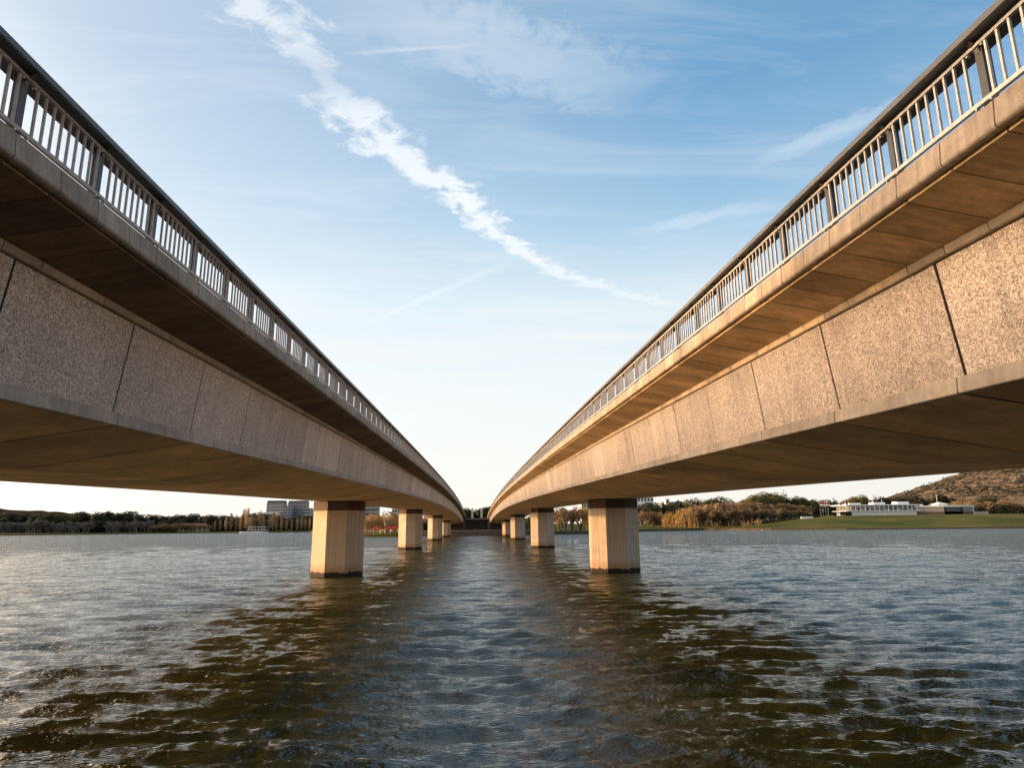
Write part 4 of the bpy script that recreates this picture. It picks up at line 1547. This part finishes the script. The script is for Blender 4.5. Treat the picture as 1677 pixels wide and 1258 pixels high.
# ------------------------------------------------------------------ water
def water_material():
    m, nt, b, out = newmat('lake_water')
    tc = N(nt, 'ShaderNodeTexCoord')
    v = mapping(nt, (1, 1, 1))
    def ridge(sc, k, det, dist):
        n_ = noise(nt, mapping(nt, sc), k, det, 0.55, dist)
        return mth(nt, 'SUBTRACT', 1.0, mth(nt, 'MULTIPLY', mth(nt, 'ABSOLUTE', mth(nt, 'SUBTRACT', n_, 0.5)), 4.0))
    n1 = ridge((0.42, 1.6, 1), 4.6, 3, 0.5)
    n3 = noise(nt, mapping(nt, (0.45, 1.7, 1)), 11.0, 3, 0.6, 0.3)
    n2 = ridge((0.36, 1.4, 1), 1.05, 3, 0.6)
    # the long ripples of the mesh die away with distance, finer relief takes over
    cd = N(nt, 'ShaderNodeVectorMath', operation='LENGTH')
    nt.links.new(tc.outputs['Object'], cd.inputs[0])
    far = N(nt, 'ShaderNodeMapRange', interpolation_type='SMOOTHSTEP')
    nt.links.new(cd.outputs['Value'], far.inputs[0])
    far.inputs[1].default_value = 18; far.inputs[2].default_value = 90
    n0 = noise(nt, v, 0.05, 3, 0.5)
    r = ramp(nt, [(0.3, (0.036, 0.037, 0.006)), (0.7, (0.056, 0.054, 0.010))])
    nt.links.new(n0, r.inputs[0])
    nt.links.new(r.outputs[0], b.inputs['Base Color'])
    b.inputs['Roughness'].default_value = 0.045
    b.inputs['IOR'].default_value = 1.64
    b.inputs['Specular IOR Level'].default_value = 0.95
    h = mth(nt, 'ADD', mth(nt, 'MULTIPLY', n1, 0.030), mth(nt, 'MULTIPLY', n3, 0.028))
    h = mth(nt, 'ADD', h, mth(nt, 'MULTIPLY', mth(nt, 'MULTIPLY', n2, 0.12), mth(nt, 'ADD', 0.2, far.outputs[0])))
    bp = N(nt, 'ShaderNodeBump', ins={'Strength': 1.0, 'Distance': 1.0})
    nt.links.new(h, bp.inputs['Height'])
    # wave facets: slopes straight from noise, so that they keep their strength far out
    vf = mapping(nt, (0.42, 1.25, 1))
    nf = N(nt, 'ShaderNodeTexNoise', ins={'Scale': 0.55, 'Detail': 7.0, 'Roughness': 0.72, 'Distortion': 0.4})
    nt.links.new(vf, nf.inputs['Vector'])
    sb = nt.nodes.new('ShaderNodeVectorMath'); sb.operation = 'SUBTRACT'
    nt.links.new(nf.outputs['Color'], sb.inputs[0]); sb.inputs[1].default_value = (0.5, 0.625, 0.5)
    ml = nt.nodes.new('ShaderNodeVectorMath'); ml.operation = 'MULTIPLY'
    nt.links.new(sb.outputs[0], ml.inputs[0]); ml.inputs[1].default_value = (0.42, 1.7, 0.0)
    sl = nt.nodes.new('ShaderNodeVectorMath'); sl.operation = 'SCALE'
    nt.links.new(ml.outputs[0], sl.inputs[0])
    nt.links.new(mth(nt, 'ADD', mth(nt, 'MULTIPLY', far.outputs[0], 0.85), 0.15), sl.inputs['Scale'])
    ad = nt.nodes.new('ShaderNodeVectorMath'); ad.operation = 'ADD'
    nt.links.new(bp.outputs[0], ad.inputs[0]); nt.links.new(sl.outputs[0], ad.inputs[1])
    no = nt.nodes.new('ShaderNodeVectorMath'); no.operation = 'NORMALIZE'
    nt.links.new(ad.outputs[0], no.inputs[0])
    nt.links.new(no.outputs[0], b.inputs['Normal'])
    return m


M['water'] = water_material()


def build_water():
    rs = np.random.RandomState(4)
    nth, nr = 1250, 1150
    th = np.linspace(-1.25, 1.25, nth)          # angle from +Y
    r0, r1 = 5.0, 720.0
    rad = r0 * (r1 / r0) ** np.linspace(0, 1, nr)
    TH, RR = np.meshgrid(th, rad)
    X = RR * np.sin(TH)
    Y = RR * np.cos(TH) - 4.0
    X0, Y0_ = X.copy(), Y.copy()
    spacing = np.maximum(RR * (math.log(r1 / r0) / nr), RR * (2.5 / nth))
    Z = np.zeros_like(X)
    DX = np.zeros_like(X)
    DY = np.zeros_like(X)
    nw = 190
    lam = 2.4 * (0.14 / 2.4) ** (np.linspace(0, 1, nw) ** 0.8)
    for i, l in enumerate(lam):
        k = 2 * math.pi / l
        sp_ = 0.19 + 0.24 * (i / nw)
        ang = rs.normal(0, sp_) + math.radians(-94)   # waves running towards the viewer, slightly from the right
        kx, ky = k * math.cos(ang), k * math.sin(ang)
        amp = 0.0080 * l ** 0.92 * (0.5 + rs.rand()) * (0.62 if l > 1.3 else 1.28)
        fade = np.clip((l / spacing - 2.2) / 2.5, 0, 1)
        ph = kx * X0 + ky * Y0_ + rs.rand() * 6.283
        # slow groupiness so that calm and rough patches alternate
        g = 0.65 + 0.5 * np.sin(X0 * rs.uniform(.02, .09) * rs.choice([-1, 1]) + Y0_ * rs.uniform(.03, .12) + rs.rand() * 6.28)
        a = amp * fade * g
        s_, c_ = np.sin(ph), np.cos(ph)
        Z += a * c_
        DX -= a * (kx / k) * s_ * 0.7
        DY -= a * (ky / k) * s_ * 0.75
    X += DX
    Y += DY
    verts = np.stack([X, Y, Z], -1).reshape(-1, 3)
    idx = np.arange(nr * nth).reshape(nr, nth)
    q = np.stack([idx[:-1, :-1], idx[:-1, 1:], idx[1:, 1:], idx[1:, :-1]], -1).reshape(-1, 4)
    me = bpy.data.meshes.new('water')
    me.vertices.add(len(verts)); me.vertices.foreach_set('co', verts.ravel())
    me.loops.add(q.size); me.loops.foreach_set('vertex_index', q.ravel()[...].astype(np.int32))
    me.polygons.add(len(q)); me.polygons.foreach_set('loop_start', np.arange(0, q.size, 4, dtype=np.int32))
    me.polygons.foreach_set('use_smooth', np.ones(len(q), dtype=bool))
    me.update(calc_edges=True)
    me.validate()
    # make sure faces look up
    if me.polygons[0].normal.z < 0: me.flip_normals()
    o = link('water', me, M['water'])
    tag(o, 'choppy olive brown lake water', kind='structure')
    mb = MB()
    mb.quad((-3000, -300, -0.45), (3000, -300, -0.45), (3000, 760, -0.45), (-3000, 760, -0.45))
    tag(mb.build('water', M['water']), 'lake water beyond the near waves', kind='structure')


build_water()

# ------------------------------------------------------------------ light and sky
SUN_AZ = math.radians(-79.5)      # from +Y towards -X
SUN_EL = math.radians(3.75)
sd = Vector((math.sin(SUN_AZ) * math.cos(SUN_EL), math.cos(SUN_AZ) * math.cos(SUN_EL), math.sin(SUN_EL)))
ld = bpy.data.lights.new('sun', 'SUN')
ld.energy = 5.0
ld.angle = math.radians(0.55)
ld.color = (1.0, 0.58, 0.27)
lo = bpy.data.objects.new('sun', ld)
COL.objects.link(lo)
lo.rotation_euler = sd.to_track_quat('Z', 'Y').to_euler()


def make_world():
    w = bpy.data.worlds.new('World')
    S.world = w
    w.use_nodes = True
    nt = w.node_tree
    for n in list(nt.nodes): nt.nodes.remove(n)
    out = nt.nodes.new('ShaderNodeOutputWorld')
    bg = nt.nodes.new('ShaderNodeBackground')
    nt.links.new(bg.outputs[0], out.inputs[0])
    sky = nt.nodes.new('ShaderNodeTexSky')
    sky.sky_type = 'NISHITA'
    sky.sun_disc = False
    sky.sun_elevation = SUN_EL
    sky.sun_rotation = SUN_AZ
    sky.air_density = 1.0
    sky.dust_density = 0.6
    sky.ozone_density = 2.0
    ST = 0.12
    bg.inputs['Strength'].default_value = ST
    tc = nt.nodes.new('ShaderNodeTexCoord')
    nm = nt.nodes.new('ShaderNodeVectorMath'); nm.operation = 'NORMALIZE'
    nt.links.new(tc.outputs['Generated'], nm.inputs[0])
    sx = nt.nodes.new('ShaderNodeSeparateXYZ')
    nt.links.new(nm.outputs[0], sx.inputs[0])
    x, y, z = sx.outputs
    zz = mth(nt, 'MAXIMUM', z, 0.0)
    # thin high haze whitens the sky towards the horizon
    r = ramp(nt, [(0.0, (0.88, 0.82, 0.73)), (0.08, (0.84, 0.83, 0.79)), (0.2, (0.775, 0.82, 0.835)), (0.33, (0.60, 0.73, 0.81)), (0.45, (0.315, 0.51, 0.69)),
                  (0.58, (0.165, 0.35, 0.57)), (0.72, (0.165, 0.34, 0.53)), (1.0, (0.14, 0.27, 0.44))])
    nt.links.new(zz, r.inputs[0])
    # brighter and warmer towards the sun
    sdv = (math.sin(SUN_AZ), math.cos(SUN_AZ))
    dt = mth(nt, 'ADD', mth(nt, 'MULTIPLY', x, sdv[0]), mth(nt, 'MULTIPLY', y, sdv[1]))
    wf = mth(nt, 'MULTIPLY', mth(nt, 'ADD', dt, 0.15), 0.55, clamp=True)
    c = mixc(nt, 'MIX', wf, r.outputs[0], (0.93, 0.94, 0.95))
    dp = nt.nodes.new('ShaderNodeVectorMath'); dp.operation = 'DOT_PRODUCT'
    nt.links.new(nm.outputs[0], dp.inputs[0])
    dp.inputs[1].default_value = tuple(sd)
    g1 = mth(nt, 'POWER', mth(nt, 'MAXIMUM', dp.outputs['Value'], 0.0), 12.0)
    g1 = mth(nt, 'MULTIPLY', g1, mth(nt, 'SUBTRACT', 1.25, zz))
    # the north and east sky a little dimmer low down
    es = ramp(nt, [(0.0, (0.72, 0.76, 0.84)), (0.45, (1, 1, 1))])
    nt.links.new(mth(nt, 'ADD', mth(nt, 'MULTIPLY', dt, 0.5), 0.5), es.inputs[0])
    c = mixc(nt, 'MULTIPLY', 1.0, c, es.outputs[0])

    # the sky behind the viewer is darker
    bk = ramp(nt, [(0.0, (0.55, 0.58, 0.66)), (0.5, (1, 1, 1))])
    nt.links.new(mth(nt, 'ADD', mth(nt, 'MULTIPLY', y, 0.6), 0.55), bk.inputs[0])
    c = mixc(nt, 'MULTIPLY', 1.0, c, bk.outputs[0])
    # ---- clouds on a plane overhead: (u, v) = horizontal offsets per unit height
    zc = mth(nt, 'MAXIMUM', z, 0.03)
    u = mth(nt, 'DIVIDE', x, zc)
    v = mth(nt, 'DIVIDE', y, zc)
    cb = nt.nodes.new('ShaderNodeCombineXYZ')
    nt.links.new(u, cb.inputs[0]); nt.links.new(v, cb.inputs[1])
    nA = noise(nt, cb.outputs[0], 14.0, 9, 0.60, 0.5)
    nB = noise(nt, cb.outputs[0], 3.0, 4, 0.5, 0.0)
    path = [(1.0, -0.50), (1.129, -0.425), (1.176, -0.385), (1.305, -0.35), (1.436, -0.318), (1.563, -0.255), (1.696, -0.172), (1.813, -0.082), (2.057, 0.045),
            (2.256, 0.16), (2.492, 0.35), (2.662, 0.584), (2.856, 0.913), (3.1, 1.35)]
    pr = ramp(nt, [((a - 1) / 2.2, (b + 0.6) / 2.0) for a, b in path])
    vn = mth(nt, 'DIVIDE', mth(nt, 'SUBTRACT', v, 1.0), 2.2)
    nt.links.new(vn, pr.inputs[0])
    # colour ramps are read back through their grey value
    g = mth(nt, 'SUBTRACT', mth(nt, 'MULTIPLY', sepr(nt, pr.outputs[0]), 2.0), 0.6)
    wr = ramp(nt, [((a - 1) / 2.2, b) for a, b in ((1.0, .0), (1.08, .07), (1.16, .085), (1.25, .05), (1.33, .035), (1.42, .09), (1.55, .095), (1.7, .08), (1.9, .07), (2.1, .065), (2.3, .065), (2.5, .085), (2.75, .10), (2.95, .05))])
    nt.links.new(vn, wr.inputs[0])
    wdt = sepr(nt, wr.outputs[0])
    dist = mth(nt, 'ABSOLUTE', mth(nt, 'SUBTRACT', mth(nt, 'ADD', u, mth(nt, 'MULTIPLY', mth(nt, 'SUBTRACT', nB, .5), .10)), g))
    q = mth(nt, 'SUBTRACT', 1.0, mth(nt, 'DIVIDE', dist, mth(nt, 'ADD', wdt, 0.001)))
    q = mth(nt, 'ADD', q, mth(nt, 'MULTIPLY', mth(nt, 'SUBTRACT', nA, 0.5), 4.4))
    dr = ramp(nt, [((a - 1) / 2.2, b) for a, b in ((1.0, 0.2), (1.1, .62), (1.2, .58), (1.3, .22), (1.36, .35), (1.45, .72), (1.9, .85), (2.3, .72), (2.55, .55), (2.8, .35), (2.98, 0.0))])
    nt.links.new(vn, dr.inputs[0])
    ss = nt.nodes.new('ShaderNodeMapRange'); ss.interpolation_type = 'SMOOTHSTEP'
    ss.inputs[1].default_value = -0.25; ss.inputs[2].default_value = 0.95
    nt.links.new(q, ss.inputs[0])
    inr = mth(nt, 'MULTIPLY', mth(nt, 'GREATER_THAN', y, 0.0), mth(nt, 'LESS_THAN', v, 3.0))
    mask = mth(nt, 'MULTIPLY', mth(nt, 'MULTIPLY', ss.outputs[0], sepr(nt, dr.outputs[0])), inr)
    c = mixc(nt, 'MIX', mask, c, (0.93, 0.94, 0.95))

    def streak(a, b, wdth, dens, c):
        dx, dy = b[0] - a[0], b[1] - a[1]
        L = math.hypot(dx, dy); dx /= L; dy /= L
        pu = mth(nt, 'SUBTRACT', u, a[0]); pv = mth(nt, 'SUBTRACT', v, a[1])
        al = mth(nt, 'ADD', mth(nt, 'MULTIPLY', pu, dx / L), mth(nt, 'MULTIPLY', pv, dy / L))
        pe = mth(nt, 'ADD', mth(nt, 'MULTIPLY', pu, -dy / wdth), mth(nt, 'MULTIPLY', pv, dx / wdth))
        pe = mth(nt, 'ADD', pe, mth(nt, 'MULTIPLY', mth(nt, 'SUBTRACT', nA, .5), 2.4))
        al2 = mth(nt, 'MULTIPLY', mth(nt, 'MULTIPLY', al, mth(nt, 'SUBTRACT', 1.0, al)), 4.0, clamp=True)
        ga = mth(nt, 'SUBTRACT', 1.0, mth(nt, 'MULTIPLY', pe, pe), clamp=True)
        f = mth(nt, 'MULTIPLY', mth(nt, 'MULTIPLY', mth(nt, 'MULTIPLY', al2, ga), dens), mth(nt, 'GREATER_THAN', y, 0.0))
        return mixc(nt, 'MIX', f, c, (0.90, 0.92, 0.94))
    c = streak((0.50, 2.12), (0.98, 1.84), 0.055, 0.24, c)
    c = streak((0.78, 1.66), (1.10, 1.28), 0.05, 0.26, c)
    c = streak((-0.62, 3.25), (0.18, 2.30), 0.03, 0.28, c)
    c = streak((-0.30, 1.24), (0.0, 1.20), 0.008, 0.25, c)
    c = streak((-0.30, 1.08), (0.42, 1.36), 0.13, 0.28, c)
    # faint cirrus veils
    cir = noise(nt, vmap(nt, cb.outputs[0], (0.7, 2.6, 1), 0.5), 1.6, 8, 0.62, 0.8)
    rc = ramp(nt, [(0.46, 0.0), (0.78, 0.26)])
    nt.links.new(cir, rc.inputs[0])
    c = mixc(nt, 'MIX', sepr(nt, rc.outputs[0]), c, (0.90, 0.92, 0.935))
    # soft white veils low in the sky
    lowv = noise(nt, vmap(nt, cb.outputs[0], (0.22, 0.75, 1), 0.1), 1.5, 7, 0.6, 0.6)
    rl = ramp(nt, [(0.42, 0.0), (0.62, 0.75)])
    nt.links.new(lowv, rl.inputs[0])
    win = ramp(nt, [(0.0, 0.6), (0.12, 1.0), (0.30, 0.9), (0.40, 0.0)])
    nt.links.new(zz, win.inputs[0])
    c = mixc(nt, 'MIX', mth(nt, 'MULTIPLY', sepr(nt, rl.outputs[0]), sepr(nt, win.outputs[0])), c, (0.83, 0.835, 0.82))
    # extra warm glow round the sun, added to light the right bridge
    gl = mixc(nt, 'MIX', 0.35, (1.0, 0.62, 0.32), (1.0, 0.78, 0.52))
    gs = nt.nodes.new('ShaderNodeVectorMath'); gs.operation = 'SCALE'
    nt.links.new(gl, gs.inputs[0])
    nt.links.new(mth(nt, 'MULTIPLY', g1, GLOW), gs.inputs['Scale'])
    ad = nt.nodes.new('ShaderNodeVectorMath'); ad.operation = 'ADD'
    nt.links.new(c, ad.inputs[0]); nt.links.new(gs.outputs[0], ad.inputs[1])
    sc_ = nt.nodes.new('ShaderNodeVectorMath'); sc_.operation = 'SCALE'
    nt.links.new(ad.outputs[0], sc_.inputs[0]); sc_.inputs['Scale'].default_value = 1.08 / ST
    fin = nt.nodes.new('ShaderNodeVectorMath'); fin.operation = 'ADD'
    nt.links.new(sc_.outputs[0], fin.inputs[0])
    sk = nt.nodes.new('ShaderNodeVectorMath'); sk.operation = 'SCALE'
    nt.links.new(sky.outputs[0], sk.inputs[0]); sk.inputs['Scale'].default_value = 0.35
    nt.links.new(sk.outputs[0], fin.inputs[1])
    nt.links.new(fin.outputs[0], bg.inputs[0])
    return w


GLOW = 29.0


def sepr(nt, sock):
    n = nt.nodes.new('ShaderNodeSeparateColor')
    nt.links.new(sock, n.inputs[0])
    return n.outputs[0]


def vmap(nt, sock, scale, rot):
    mp = nt.nodes.new('ShaderNodeMapping')
    mp.inputs['Scale'].default_value = scale
    mp.inputs['Rotation'].default_value = (0, 0, rot)
    nt.links.new(sock, mp.inputs[0])
    return mp.outputs[0]


make_world()

S.view_settings.view_transform = 'Standard'
S.view_settings.look = 'None'
S.view_settings.exposure = 0
S.view_settings.gamma = 1
S.cycles.use_denoising = True
S.cycles.max_bounces = 6
S.cycles.sample_clamp_indirect = 6
